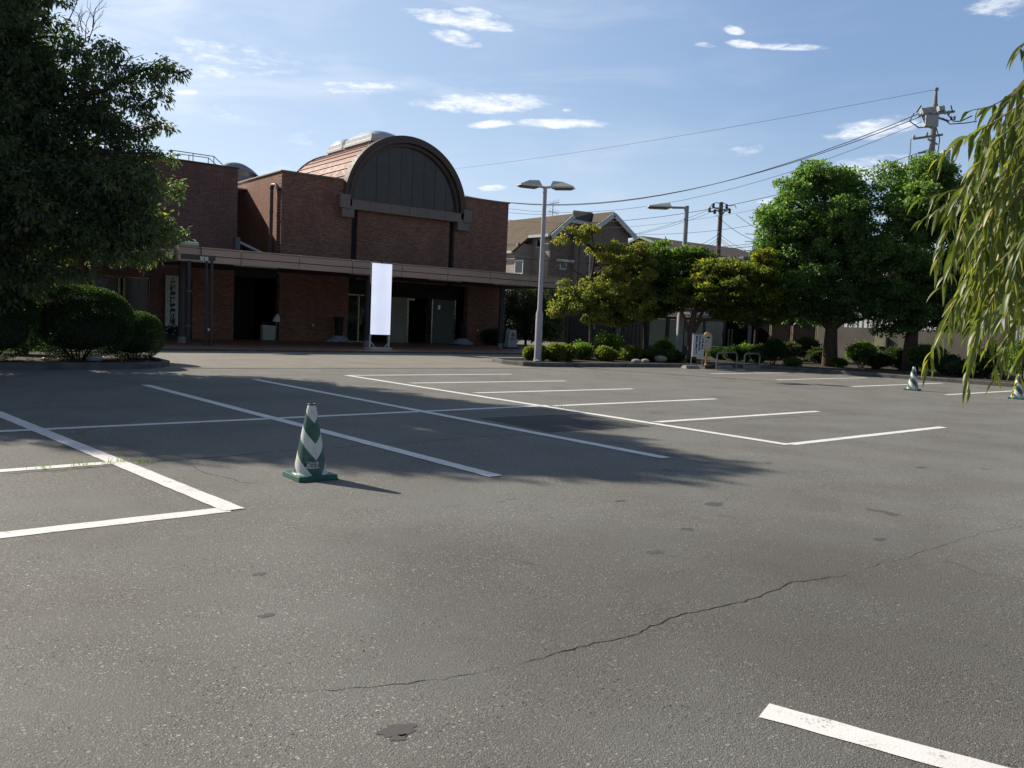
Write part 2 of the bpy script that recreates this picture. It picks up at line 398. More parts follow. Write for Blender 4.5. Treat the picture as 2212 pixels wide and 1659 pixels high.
# ------------------------------------------------------------------ ground
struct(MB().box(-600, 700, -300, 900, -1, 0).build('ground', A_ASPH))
dw = MB(); dw.box(6.0, 17.0, 21.66, 29.9, -.05, .004); dw.box(-30, 6.0, 26.9, 29.9, -.05, .004); dw.box(17.0, 30.5, 25.0, 29.9, -.05, .004); dw.box(17, 17.6, 21.66, 25.0, -.05, .004)
struct(dw.build('driveway', A_DRIVE))
pf = MB(); pf.box(-30, 29.6, 29.9, 60, -.05, .06)
struct(pf.build('porch_floor', TILE))
struct(MB().box(-30, 29.6, 29.78, 29.9, -.05, .066).build('porch_kerb', CONC_D))
dr = MB(); dr.box(5.6, 17.3, 21.30, 21.48, -.05, .010); dr.box(5.6, 17.3, 21.54, 21.66, -.05, .010)
struct(dr.build('drain_channel', CONC)); struct(MB().box(5.6, 17.3, 21.48, 21.54, -.05, .0045).build('drain_slot', JOINT))

def strip(a, b, wd, z=.005, ends=None, jag=.004):
    a, b = Vector((*a, 0)), Vector((*b, 0)); d = (b-a).normalized(); n = Vector((-d.y, d.x, 0)); L = (b-a).length
    k = max(2, int(L/.12)); mb = MB(); V = []
    for i in range(k+1):
        p = a+d*(L*i/k); off = Vector((0, 0, 0))
        w1 = wd/2+random.uniform(-jag, jag); w2 = wd/2+random.uniform(-jag, jag)
        q1, q2 = p+n*w1, p-n*w2
        if i == 0 and ends: q2 += d*ends
        V += [(q1.x, q1.y, z), (q2.x, q2.y, z)]
    mb.add(V, [(2*i, 2*i+1, 2*i+3, 2*i+2) for i in range(k)])
    return mb
WD = .145
LINES = [((4.32, 16.9), (4.87, 6.55)), ((6.80, 17.95), (7.36, 6.66)), ((9.42, 18.9), (9.85, 6.78)), ((1.08, 16.5), (2.24, 6.26)),
         ((9.46, 18.86), (14.5, 18.98)), ((9.82, 16.6), (14.5, 16.68)), ((9.92, 14.22), (14.6, 14.38)), ((9.93, 9.28), (14.68, 9.50)), ((9.86, 6.80), (14.64, 7.08)),
         ((-6, 10.65), (9.86, 11.80)), ((9.94, 11.72), (14.65, 11.94)), ((-6, 5.85), (2.2, 6.30)), ((-6, 8.05), (1.95, 8.66)), ((-6, 13.05), (1.45, 13.52)),
         ((22.6, 18.7), (27.4, 18.9)), ((22.7, 16.2), (28.2, 16.45)), ((22.85, 13.72), (28.9, 14.12)), ((23.1, 11.16), (28.9, 11.5)), ((23.3, 8.7), (29.2, 9.0)),
         ((2.80, 2.02), (4.9, -3.2))]
# bottom right line, measured where it starts and where it leaves the frame
_p0 = (gnd(1620, 1545)+gnd(1680, 1526))/2; _p1 = (gnd(2183, 1659)+gnd(2021, 1659))/2
LINES[-1] = (tuple(_p0[:2]), tuple((_p0+(_p1-_p0)*3)[:2]))
for i, (a, b) in enumerate(LINES):
    z = .0035 + (.003 if i in (0, 1, 2, 3) else 0.0)
    wd = .165 if i in (0, 1, 2, 3, 11) else WD
    struct(strip(a, b, wd, z, ends=(.09 if i in (4, 5, 6, 7, 8) else None)).build('parking_line', PAINT))

CRACK = mat('crack_fill', (.008, .008, .009), rough=.95)
def crack(pts, w0, seed, name='asphalt_crack', step=.045, amp=.016, z=.0015):
    rg = random.Random(seed); V = []; P = [Vector((*p, 0)) for p in pts]; Q = []
    for a, b in zip(P[:-1], P[1:]):
        n = max(2, int((b-a).length/step))
        for i in range(n): Q.append(a.lerp(b, i/n))
    Q.append(P[-1]); off = 0.0
    for i, p in enumerate(Q):
        d = (Q[min(i+1, len(Q)-1)]-Q[max(i-1, 0)]).normalized(); nn = Vector((-d.y, d.x, 0))
        off = off*.85+rg.uniform(-amp, amp); f = min(1, i/6, (len(Q)-1-i)/6)
        ww = w0*(.25+rg.random()*.9)*f
        c = p+nn*off
        V += [tuple(c+nn*ww)[:2]+(z,), tuple(c-nn*ww)[:2]+(z,)]
    return struct(MB().add(V, [(2*i, 2*i+1, 2*i+3, 2*i+2) for i in range(len(Q)-1)]).build(name, CRACK))
g2 = lambda x, y: tuple(gnd(x, y)[:2])
crack([g2(1100, 1440), g2(1330, 1378), g2(1480, 1330), g2(1640, 1290), g2(1720, 1262), g2(1845, 1238)], .0048, 1)
crack([g2(1845, 1238), g2(1990, 1195), g2(2110, 1160), g2(2212, 1128)], .0018, 2)
crack([g2(290, 1000), g2(450, 990), g2(620, 975), g2(800, 962), g2(900, 955), g2(1050, 943), g2(1180, 938)], .010, 3)
crack([g2(1380, 920), g2(1500, 912), g2(1680, 902), g2(1860, 893)], .012, 4)
crack([g2(0, 1026), g2(130, 1016), g2(270, 1004)], .012, 5)
crack([g2(1000, 895), g2(1120, 888), g2(1290, 880)], .008, 6)
crack([g2(1310, 950), g2(1400, 972), g2(1520, 1000)], .008, 7)
crack([g2(400, 1000), g2(450, 1020), g2(520, 1040), g2(580, 1048)], .005, 8)
crack([g2(1990, 1195), g2(2060, 1215), g2(2120, 1240), g2(2200, 1246)], .003, 9)
crack([g2(590, 1500), g2(800, 1490), g2(960, 1470), g2(1100, 1440)], .0025, 10)
# patched asphalt and stains
def blot(cx, cy, rx, ry, seed, m, z=.0017):
    rg = random.Random(seed); V = [(cx, cy, z)]; n = 22
    for i in range(n):
        a = 2*math.pi*i/n; k = .6+rg.random()*.55
        V.append((cx+rx*k*math.cos(a), cy+ry*k*math.sin(a), z))
    return struct(MB().add(V, [(0, i+1, (i+1) % n+1) for i in range(n)]).build('asphalt_stain', m))
STAIN = mat('asphalt_stain', (.105, .098, .092), (.085, .08, .075), .7, scale=30)
for i, (x, y, r_) in enumerate(((858, 1577, .06), (862, 1594, .03), (1543, 1089, .09), (1340, 1082, .05), (1485, 1143, .05), (575, 1330, .035), (1900, 1165, .05), (560, 1240, .04), (1990, 1010, .07), (1660, 1000, .05))):
    q = gnd(x, y); blot(q[0], q[1], r_*1.3, r_*.8, i, STAIN)
mpatch = asphalt_mat('patched_asphalt', (.075, .072, .070), (.095, .092, .088), (.22, .21, .2), 9.0, False)
struct(MB().box(7.5, 9.5, 8.9, 10.6, -.02, .001).build('asphalt_patch', mpatch))

# islands
def island(poly, top, kw=.16, kh=.14, name='planting_bed'):
    """kerb ring and soil"""
    n = len(poly); P = [Vector((*p, 0)) for p in poly]; c = sum(P, Vector())/n
    inn = []
    for i in range(n):
        a = (P[i]-P[i-1]).normalized(); b = (P[(i+1) % n]-P[i]).normalized()
        na = Vector((-a.y, a.x, 0)); nb = Vector((-b.y, b.x, 0)); nn = (na+nb).normalized()
        inn.append(P[i]+nn*kw/max(.5, nn.dot(na)))
    mb = MB()
    V = [(p.x, p.y, -.05) for p in P]+[(p.x, p.y, kh-.02) for p in P]+[(p.x+(q.x-p.x)*.12, p.y+(q.y-p.y)*.12, kh) for p, q in zip(P, inn)]+[(p.x, p.y, kh) for p in inn]+[(p.x, p.y, kh-.08) for p in inn]
    F = []
    for i in range(n):
        j = (i+1) % n
        for k in range(4): F.append((k*n+i, k*n+j, (k+1)*n+j, (k+1)*n+i))
    mb.add(V, F); struct(mb.build('kerb', CONC_D))
    s2 = MB(); s2.add([(p.x, p.y, kh-.045) for p in inn], [tuple(range(n))]); struct(s2.build(name, SOIL))
isl_l = [(-40, 20.7), (5.2, 21.1), (5.9, 21.5), (6.25, 22.2), (6.3, 24.8), (6.0, 26.2), (5.2, 26.8), (-40, 26.8)]
island(isl_l, .12)
isl_r = [(17.5, 22.3), (18.0, 22.0), (24.5, 21.7), (28.2, 21.35), (28.75, 20.9), (29.1, 18.5), (29.8, 14.5), (30.3, 11.0), (30.8, 0), (31, -20), (41.2, -20), (41.2, 31.0), (29.2, 33.2), (29.2, 25.0), (17.9, 24.6), (17.45, 23.4)]
island(isl_r, .12)
for i, (x, y, r_) in enumerate(((1385, 786, .2), (1404, 784, .17), (1436, 783, .3), (1170, 784, .12), (210, 783, .2), (1330, 780, .15))):
    q = gnd(x, y, .1); mb = MB(); rg = random.Random(i); pr = []
    for k in range(7):
        a = math.pi*k/6; pr.append((max(.004, r_*math.sin(a)*(.9+.2*rg.random())), .09+r_*.45*(1-math.cos(a))))
    mb.lathe(q[0], q[1]+.25, pr, 9, False); o = mb.build('garden_stone', CONC)
    tag(o, ['pale stone in the azalea bed left of the middle', 'small pale stone beside the azaleas', 'broad flat pale stone at the kerb under the dark azaleas', 'small stone at the foot of the lamp post', 'pale flat stone under the big clipped dome bush', 'small grey stone before the tall light green azalea'][i], 'stone', 'stones in the planting beds')

# ------------------------------------------------------------------ main hall
FY = 39.0
hall = thing('brick_hall', 'dark brown brick hall with a barrel roofed arch window and long porch canopy', 'building', (22.5, FY, 0))
HX0, HX1, HZ = 15.9, 29.1, 7.93
AX, AZ, AR = 22.57, 7.0, 3.53
SL = [(19.52, 19.85), (25.25, 25.58)]       # dark vertical slots
# upper walls: three panels with the slots between them
def wallp(x0, x1, z0, z1, y0=FY, th=.3): return MB().box(x0, x1, y0, y0+th, z0, z1)
mb = MB(); mb.box(HX0, SL[0][0], FY, FY+.4, 3.2, HZ); mb.box(SL[1][1], HX1, FY, FY+.4, 3.2, HZ); mb.box(SL[0][1], SL[1][0], FY+.02, FY+.4, 3.2, 6.56)
mb.box(SL[0][0], SL[1][1], FY+.25, FY+.55, 6.56, HZ-.3)
mb.build('front_wall', BRK, hall)
sb = MB(); sb.box(HX0, HX0+.3, FY+.4, 54, 0.06, HZ); sb.box(HX1-.3, HX1, FY+.4, 54, .06, HZ); sb.pieces('side_wall', BRK_S, hall)
MB().box(HX0+.3, HX1-.3, 53.7, 54, .06, HZ).build('rear_wall', BRK, hall)
mb = MB()
for a, b in SL: mb.box(a, b, FY+.22, FY+.3, 3.2, 6.56)
mb.pieces('slot_window', DARK, hall)
MB().box(HX0+.3, HX1-.3, FY+.55, 53.7, HZ-.35, HZ-.2).build('flat_roof', CONC_D, hall)
cp = MB(); cp.box(HX0-.06, AX-AR-.02, FY-.07, FY+.5, HZ, HZ+.07); cp.box(AX+AR+.02, HX1+.06, FY-.07, FY+.5, HZ, HZ+.07)
cp.box(HX0-.06, HX0+.38, FY+.5, 54.06, HZ, HZ+.07); cp.box(HX1-.38, HX1+.06, FY+.5, 54.06, HZ, HZ+.07)
cp.pieces('coping', mat('coping_metal', (.30, .25, .22), (.24, .2, .18), .5), hall, .01)
# barrel roof with seams
BY1 = 46.5
MB().arch(AX, AZ, AR-.16, AR-.03, FY+.1, BY1, 0, math.pi, 64).build('barrel_roof', COPPER, hall)
sm = MB()
for k in range(1, 26):
    a = math.pi*k/26; c, s_ = math.cos(a), math.sin(a)
    p0 = Vector((AX+(AR-.015)*c, FY+.12, AZ+(AR-.015)*s_)); p1 = Vector((p0.x, BY1-.02, p0.z))
    sm.beam(p0, p1, .035, .05, up=(c, 0, s_))
sm.build('roof_seam', COPPER_D, hall)
MB().arch(AX, AZ, AR-.2, AR+.04, BY1, BY1+.12, 0, math.pi, 64).build('rear_arch_trim', BRONZE, hall)
MB().arch(AX, AZ, .01, AR-.2, BY1-.05, BY1+.04, 0, math.pi, 48).build('rear_gable', BRONZE, hall)
# skylight boxes on the crown of the barrel
for (ya, yb, xa, xb, nm) in ((40.2, 43.2, 21.1, 22.9, 'big'), (43.75, 45.5, 21.2, 22.6, 'small')):
    zt = AZ+AR-.34
    b1 = MB().box(xa, xb, ya, yb, zt-.3, zt+.12); b1.build('skylight_base', COPPER_D, hall)
    sk = MB().box(xa-.06, xb+.06, ya-.06, yb+.06, zt+.12, zt+.26).box(xa, xb, ya, yb, zt+.26, zt+.50).build('skylight_frame', WHITE_M, hall, .01)
    nx = 12; mbd = MB(); V = []; F = []
    for i in range(nx+1):
        for j in range(nx+1):
            u, v = i/nx*2-1, j/nx*2-1; hgt = .42*max(0, (1-u*u))**.5*max(0, (1-v*v))**.5
            V.append((xa+(u+1)/2*(xb-xa), ya+(v+1)/2*(yb-ya), zt+.50+hgt))
    for i in range(nx):
        for j in range(nx): F.append((i*(nx+1)+j, (i+1)*(nx+1)+j, (i+1)*(nx+1)+j+1, i*(nx+1)+j+1))
    mbd.add(V, F, True).build('skylight_dome', DOME, sk)
# arch rings, stepped
drop = .32
def ring(r0, r1, y0, y1, nm, m_):
    mb = MB(); mb.arch(AX, AZ, r0, r1, y0, y1, 0, math.pi, 64)
    for sx in (-1, 1):
        x0, x1 = sorted((AX+sx*r0, AX+sx*r1)); mb.box(x0, x1, y0, y1, AZ-drop*.9, AZ)
    return mb.build(nm, m_, hall)
ring(3.26, AR+.03, FY-.22, FY+.3, 'outer_arch', BRONZE)
ring(3.20, 3.34, FY-.30, FY-.225, 'arch_moulding', BRONZE)
ring(3.02, 3.195, FY-.10, FY+.3, 'inner_arch', BRONZE)
# glazing: nine vertical panels, each at its own slight set
gx = np.linspace(AX-3.08, AX+3.08, 10); gl = []
for k in range(9):
    x0, x1 = gx[k]+.008, gx[k+1]-.008; poly = [(x0, AZ-.05), (x1, AZ-.05)]
    for i in range(9):
        x = x1+(x0-x1)*i/8; poly.append((x, AZ+math.sqrt(max(.0004, 3.08**2-(x-AX)**2))))
    dy = (-.004, .004, -.002, 0, .003, -.003, .004, 0, .002)[k]
    MB().prism(poly, 'y', FY+.05+dy, FY+.09+dy).build('arch_pane', ARCHG2 if k in (3, 7) else ARCHG, hall)
MB().arch(AX, AZ-.05, .01, 3.08, FY+.11, FY+.14, 0, math.pi, 40).build('arch_backing', JOINT, hall)
mt = MB()
for x in gx[1:-1]: mt.box(x-.007, x+.007, FY+.04, FY+.047, AZ-.05, AZ+math.sqrt(9.4-(x-AX)**2))
mt.box(AX-.9, AX+1.9, FY+.04, FY+.046, AZ+1.75, AZ+1.758)
mt.build('mullion', mat('mullion', (.045, .037, .033), rough=.5), hall)
# beam under the arch and its corbels
xs = np.linspace(19.27, 25.92, 7)
bmn = MB()
for k in range(6): bmn.box(xs[k]+.006, xs[k+1]-.006, FY-.30, FY+.2, 6.56, 7.03)
BEAMM = mat('beam_panel', (.27, .20, .165), (.23, .17, .145), .5, scale=1.5)
bmn.build('arch_beam', BEAMM, hall, .006)
for x0, x1, x2, x3 in ((18.72, 19.265, 18.86, 19.52), (25.925, 26.42, 25.58, 26.3)):
    MB().box(x0, x1, FY-.33, FY-.0, 6.58, 7.24).build('corbel', BEAMM, hall, .01)
    MB().box(x2, x3, FY-.28, FY-.0, 6.15, 6.575).build('corbel', BEAMM, hall, .01)
# downpipe on the left side wall
dp = MB(); dp.tube([(15.72, 39.75, 3.6), (15.72, 39.75, 7.25), (15.72, 39.7, 7.35), (15.74, 39.3, 7.32), (15.8, 39.12, 7.1)], .085, 10)
for z in (4.3, 6.1, 7.2): dp.tube([(15.72, 39.75, z-.05), (15.72, 39.75, z+.05)], .1, 10)
dp.build('downpipe', PIPE, hall)
# ground floor front wall with the entrance recesses
ff = MB()
for a, b in ((11.9, 13.75), (15.9, 19.45), (26.6, 29.1)): ff.box(a, b, FY-.02, FY+.38, .06, 3.2)
ff.pieces('ground_floor_wall', BRK, hall)
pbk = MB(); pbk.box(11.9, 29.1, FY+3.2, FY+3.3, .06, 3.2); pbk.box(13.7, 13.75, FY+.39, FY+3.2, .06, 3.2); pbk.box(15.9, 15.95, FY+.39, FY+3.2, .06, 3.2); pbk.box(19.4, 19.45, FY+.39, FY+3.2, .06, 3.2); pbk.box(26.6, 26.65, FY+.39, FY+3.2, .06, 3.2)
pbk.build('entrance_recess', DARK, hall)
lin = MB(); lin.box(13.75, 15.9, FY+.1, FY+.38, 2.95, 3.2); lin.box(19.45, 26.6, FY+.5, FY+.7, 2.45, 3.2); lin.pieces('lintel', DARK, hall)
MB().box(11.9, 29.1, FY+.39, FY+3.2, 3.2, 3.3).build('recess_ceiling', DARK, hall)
# canopy
CY = 33.5; CX0, CX1 = 9.67, 28.9; CZ0, CZM, CZ1 = 3.19, 3.44, 3.76
njs = 8; jx = np.linspace(CX0, CX1, njs+1)
fb = MB(); 
for k in range(njs):
    a, b = jx[k]+.012, jx[k+1]-.012
    fb.box(a, b, CY, CY+.10, CZM+.012, CZ1-.06); fb.frus(a, b, CY+.02, CY+.12, CZ0, CZM-.012, 0, 0)
    fb.box(a, b, CY-.03, CY+.12, CZ1-.045, CZ1)
fb.build('canopy_fascia', FASC, hall, .006)
fr = MB()
fr.box(CX0, CX0+.1, CY+.13, 38.9, CZ0, CZ1); fr.box(CX1-.1, CX1, CY+.13, 38.9, CZ0, CZ1)
fr.pieces('canopy_side_fascia', FASC, hall)
MB().box(CX0+.05, CX1-.05, CY+.121, CY+.128, CZ0+.02, CZ1-.02).build('fascia_joint', JOINT, hall)
cc = MB().box(CX0+.1, CX1-.1, CY+.13, FY-.34, CZ0+.06, CZ1-.1); cc.build('canopy_slab', SOFFIT, hall)
ln = MB()
for a, b in ((12.2, 14.0), (17.3, 19.6), (21.4, 23.2), (25.2, 27.0)): ln.box(a, b, 34.6, 34.75, CZ0+.01, CZ0+.055)
ln.pieces('soffit_light', mat('soffit_light', (.55, .56, .52), rough=.4), hall)
for x in (10.29, 18.42, 25.95):
    c_ = MB().tube([(x, 35.0, .06), (x, 35.0, CZ0+.06)], .14, 20); co = c_.build('column', DGREY, hall)
    MB().tube([(x, 35, .06), (x, 35, .3)], .16, 20).build('column_base', GREY_M, co)
# white duct box at the fascia corner and the gutter brackets in front
bx = thing('duct_box', 'small white duct lying on the left corner of the porch canopy', 'duct', (9.9, CY+.2, CZ1))
MB().tube([(9.72, CY+.12, CZ1+.09), (10.45, CY+.12, CZ1+.09)], .085, 12).build('duct', WHITE_M, bx)
MB().tube([(10.45, CY+.1, CZ1+.05), (10.5, CY-.08, CZ1-.05), (10.5, CY-.1, CZM), (10.56, CY-.3, CZM-.12)], .022, 6).build('cable', DGREY, bx)
gt = thing('gutter_frame', 'dark bracket and pipe stand in front of the left end of the porch canopy', 'pipe stand', (10.4, 32.5, .06))
MB().box(9.45, 10.72, 32.42, 32.55, 3.22, 3.40).build('bracket', DGREY, gt)
for q in (10.42, 10.60): MB().tube([(q, 32.48, .06), (q, 32.48, 3.3)], .045 if q < 10.5 else .055, 10).build('pipe', DGREY, gt)
MB().tube([(10.0, 33.2, .06), (10.0, 33.2, 3.2)], .07, 10).build('pipe', DGREY, gt)
for z in (.75, 2.05): MB().box(9.92, 10.08, 33.1, 33.28, z, z+.03).build('clamp', GREY_M, gt)
for q in (10.2, 10.36): MB().box(q-.07, q+.06, 32.3, 32.41, 3.19, 3.34).build('junction_box', WHITE_M, gt, .008)
MB().box(10.46, 10.53, 32.36, 32.42, .62, .72).build('tap_box', WHITE_M, gt)

# ------------------------------------------------------------------ left wing
wing = thing('brick_wing', 'dark red brick wing with glass doors left of the arched hall', 'building', (5, 39.6, 0))
WX1, WY, WZ = 14.05, 39.6, 7.86
wm = MB(); wm.box(-14, WX1, WY, WY+.4, 3.3, WZ); wm.build('front_wall', BRK_W, wing)
MB().box(WX1-.3, WX1, WY+.4, 54, .06, WZ).build('side_wall', BRK_S, wing)
MB().box(-14, WX1-.3, WY+.4, 54, WZ-.3, WZ-.15).build('flat_roof', CONC_D, wing)
MB().box(-14, WX1+.05, WY-.05, WY+.45, WZ, WZ+.05).build('coping', BRONZE, wing, .01)
MB().box(WX1-.35, WX1+.05, WY+.45, 54, WZ, WZ+.05).build('coping', BRONZE, wing)
MB().box(WX1-.1, WX1+.12, WY-.12, WY-.005, 4.2, 4.75).build('service_panel', mat('service_panel', (.16, .18, .18), rough=.5), wing)
gwl = MB(); gwl.box(10.2, 11.9, WY-.4, WY+.1, .06, 3.3); gwl.box(-14, 1.2, WY-.4, WY+.1, .06, 3.3); gwl.box(1.2, 10.2, WY-.4, WY+.1, 2.65, 3.3); gwl.pieces('ground_floor_wall', BRK_W, wing)
# glazed doors
ROOM = mat('reflective_door_glass', (.022, .018, .015), (.06, .05, .035), .16, scale=2.2, detail=6, spec=.35)
gxs = [1.2, 2.7, 3.0, 4.4, 4.7, 6.1, 6.45, 7.6, 7.95, 8.95, 9.15, 10.2]
for k in range(0, 12, 2):
    MB().box(gxs[k]+.06, gxs[k+1]-.06, WY-.22, WY-.2, .12, 2.6).build('glass_pane', ROOM, wing)
fm = MB()
for g in gxs: fm.box(g-.05, g+.05, WY-.3, WY-.15, .06, 2.65)
fm.box(1.2, 10.2, WY-.3, WY-.16, 2.60, 2.66); fm.build('door_frame', mat('brass_frame', (.20, .17, .10), (.12, .1, .07), .3, metal=.7), wing)
MB().box(1.2, 10.2, WY+1.2, WY+1.3, .06, 3.3).build('lobby_wall', mat('lobby_wall', (.10, .075, .05), (.05, .04, .03), .8), wing)
for q in (4.55, 7.8): MB().box(q-.16, q+.16, WY-.235, WY-.225, 1.75, 2.25).build('notice', mat('notice_paper', (.42, .42, .30), rough=.7), wing)
# lower canopy along the wing and its two small half-round vents
lc = thing('wing_canopy', 'low beige canopy over the glass doors of the brick wing', 'canopy', (3, 34.5, 3.2))
MB().box(-14, 9.6, 33.7, 33.8, 3.36, 3.60).build('fascia', FASC, lc, .01)
MB().box(-14, 9.6, 33.81, 39.1, 3.30, 3.50).build('slab', SOFFIT, lc)
for k, px in enumerate((150, 290)):
    q = atY(px, 500, 36.0); o = thing('roof_vent', ['white half round roof vent behind the tree, the left one', 'white half round roof vent behind the tree, the right one'][k], 'vent', (q[0], 36.0, 3.5), 'half round vents on the wing canopy')
    MB().arch(q[0], 3.65, .34, .46, 35.9, 36.5, 0, math.pi, 20).build('rim', WHITE_M, o); MB().arch(q[0], 3.65, .02, .34, 36.0, 36.4, 0, math.pi, 20).build('louvre', GREY_M, o)
# lean-to roof in the gap, dome and railing on the roof
lt = thing('lean_to_roof', 'small lean-to roof with a pale edge between wing and hall', 'roof', (15, 39.9, 3.9))
MB().add([(14.1, 39.9, 4.65), (15.7, 39.9, 4.05), (15.7, 42.5, 4.05), (14.1, 42.5, 4.65), (14.1, 39.9, 4.53), (15.7, 39.9, 3.93), (15.7, 42.5, 3.93), (14.1, 42.5, 4.53)], [(0, 1, 2, 3), (7, 6, 5, 4), (0, 4, 5, 1), (1, 5, 6, 2), (2, 6, 7, 3), (3, 7, 4, 0)]).build('panel', CONC_D, lt)
MB().beam((14.1, 39.87, 4.64), (15.72, 39.87, 4.03), .05, .09).build('edge_trim', WHITE_M, lt)
dm = thing('roof_dome', 'large grey vaulted skylight on the flat roof behind the brick wing', 'skylight', (14, 44.5, 7.6))
ca, cb_ = atY(467, 372, 48.0), atY(567, 372, 48.0)
V = []; F = []; nx = 20; ny = 10; xa, xb = ca[0], cb_[0]; zb = atY(500, 376, 48.0)[2]; DH = atY(512, 347, 48.0)[2]-zb
for i in range(nx+1):
    for j in range(ny+1):
        u = i/nx*2-1; v = j/ny*2-1
        V.append((xa+(u+1)/2*(xb-xa), 48.0+(v+1)/2*2.4, zb+DH*(1-abs(u)**2.2)*(1-abs(v)**6*.6)))
for i in range(nx):
    for j in range(ny): F.append((i*(ny+1)+j, (i+1)*(ny+1)+j, (i+1)*(ny+1)+j+1, i*(ny+1)+j+1))
MB().add(V, F, True).build('dome', mat('matt_dome', (.36, .36, .39), (.33, .33, .36), .4), dm)
MB().box(xa-.08, xb+.08, 47.9, 50.5, 7.7, zb).build('curb', GREY_M, dm)
MB().box(14.1, 15.9, 43.5, 53, 7.5, 7.56).build('metal_deck', WHITE_M, dm)
rl = thing('roof_railing', 'thin grey steel railing on the roof of the brick wing', 'railing', (9, 41, WZ))
ry = 41.0
def rp(px, py, Y): q = atY(px, py, Y); return (q[0], Y, q[2])
top = [rp(344, 350, ry), rp(368, 324, ry), rp(462, 338, ry), rp(481, 356, ry)]
MB().tube(top, .022, 6).build('top_rail', GREY_M, rl)
top2 = [rp(360, 352, ry+.9), rp(384, 332, ry+.9), rp(450, 341, ry+.9), rp(468, 356, ry+.9)]
MB().tube(top2, .02, 6).build('top_rail', GREY_M, rl)
for (px, py, Y) in ((368, 324, ry), (417, 331, ry), (462, 338, ry), (384, 332, ry+.9), (408, 335, ry+.9), (450, 341, ry+.9)):
    a = rp(px, py, Y); MB().tube([a, (a[0], a[1], WZ-.1)], .02, 6).build('post', GREY_M, rl)
a, b = rp(368, 324, ry), rp(462, 338, ry)
MB().tube([(a[0], ry, a[2]-.35), (b[0], ry, b[2]-.35)], .012, 5).build('mid_rail', GREY_M, rl)

# ------------------------------------------------------------------ porch things
# tall light box sign
sg = thing('standing_light_box', 'tall blank white light box on a white frame stand before the porch', 'sign', (17.45, 32.0, .06))
E1, E2 = 16.98, 17.92
def lightbox():
    m, t, p, oc = new_mat('lightbox_face')
    se = t.n('ShaderNodeSeparateXYZ'); t.lk(oc, se.inputs[0])
    n = t.noise(oc, 1.1, 2)
    edge = t.math('ABSOLUTE', se.outputs[0])
    c = t.mix(t.mapr(t.math('ADD', t.math('MULTIPLY', edge, .9), n), .55, 1.05), (.68, .73, .90), (.80, .84, .97))
    t.lk(c, p.inputs['Base Color']); t.lk(c, p.inputs['Emission Color']); p.inputs['Emission Strength'].default_value = .72; p.inputs['Roughness'].default_value = .35
    return m
MB().box(E1+.01, E2-.01, 31.955, 31.975, .66, 3.60).build('face', lightbox(), sg)
MB().box(E1, E2, 31.98, 32.12, .64, 3.62).build('box', DGREY, sg, .01)
for q in (E1+.03, E2-.03): MB().box(q-.03, q+.03, 31.99, 32.05, .06, .63).build('leg', WHITE_M, sg)
st = MB(); st.box(E1-.02, E2+.02, 31.8, 31.86, .06, .12); st.box(E1-.02, E2+.02, 32.4, 32.46, .06, .12); st.box(E1-.02, E1+.04, 31.86, 32.4, .06, .12); st.box(E2-.04, E2+.02, 31.86, 32.4, .06, .12)
st.build('base_frame', WHITE_M, sg)
MB().beam((E1+.05, 31.97, .34), (E1+.26, 31.97, .12), .035, .035).beam((E2-.05, 31.97, .34), (E2-.26, 31.97, .12), .035, .035).pieces('brace', WHITE_M, sg)
MB().box(17.40, 17.50, 32.0, 32.1, 3.62, 3.67).build('hook', JOINT, sg)
# name board
INK = mat('black_ink', (.012, .012, .013), rough=.6)
nb = thing('name_board', 'tall white signboard with black brush lettering beside the glass doors', 'sign', (10.9, 37.5, .4))
bxc, byc, bw_ = 11.02, 38.85, .60
MB().box(bxc-bw_/2, bxc+bw_/2, byc, byc+.06, .55, 2.80).build('board', mat('board_white', (.60, .62, .56), (.54, .56, .50), .5), nb, .005)
def vert_text(chars, x, z0, step, size, y, mats, parent, name='lettering', bold=.004):
    mb = MB()
    for i, ch in enumerate(chars):
        if ch == ' ': continue
        zc = z0-i*step
        t_ = text_mb(ch, size, lambda a, b, zc=zc: (x+a, y, zc+b), bold); mb.add(t_.v, t_.f)
    return mb.build(name, mats, parent)
vert_text('故', bxc, 2.66, .1, .09, byc-.004, INK, nb)
vert_text('濱崎慶隆', bxc, 2.44, .235, .26, byc-.004, INK, nb, bold=.008)
vert_text('葬儀式場', bxc, 1.46, .225, .26, byc-.004, INK, nb, bold=.008)
sk_ = MB(); rg = random.Random(3)
for z in (2.22, 2.13, 2.06, 1.80, 1.74, 1.68, 1.60, 1.34, 1.27, 1.2, .98, .92): sk_.box(bxc-.235, bxc-.235+rg.uniform(.02, .05), byc-.004, byc-.001, z, z+.018); sk_.box(bxc-.222, bxc-.215, byc-.0035, byc-.001, z-.025, z+.03)
sk_.pieces('small_lettering', INK, nb)

# doors and entrance furniture at the porch
ent = thing('glass_entrance_door', 'dark glass double door with bright metal stiles left of the light box', 'door', (19.6, FY+.3, .06))
MB().box(19.55, 20.15, FY+.32, FY+.34, .12, 2.38).box(20.22, 20.85, FY+.34, FY+.36, .12, 2.38).pieces('glass', DGLASS, ent)
STEEL = mat('bright_steel', (.62, .6, .52), (.45, .43, .36), .25, metal=.8)
ef = MB()
for q in (19.5, 20.18): ef.box(q-.035, q+.035, FY+.25, FY+.38, .06, 2.45)
ef.box(19.46, 20.9, FY+.25, FY+.31, 2.39, 2.46); ef.box(19.5, 20.9, FY+.26, FY+.31, .06, .12); ef.build('frame', STEEL, ent)
MB().tube([(20.3, FY+.22, .95), (20.3, FY+.22, 1.35)], .022, 8).build('handle', mat('brass_handle', (.5, .3, .1), rough=.3, metal=.8), ent)
d1 = thing('beige_door_leaf', 'beige door leaf standing open right of the light box', 'door', (22.6, FY+.1, .06))
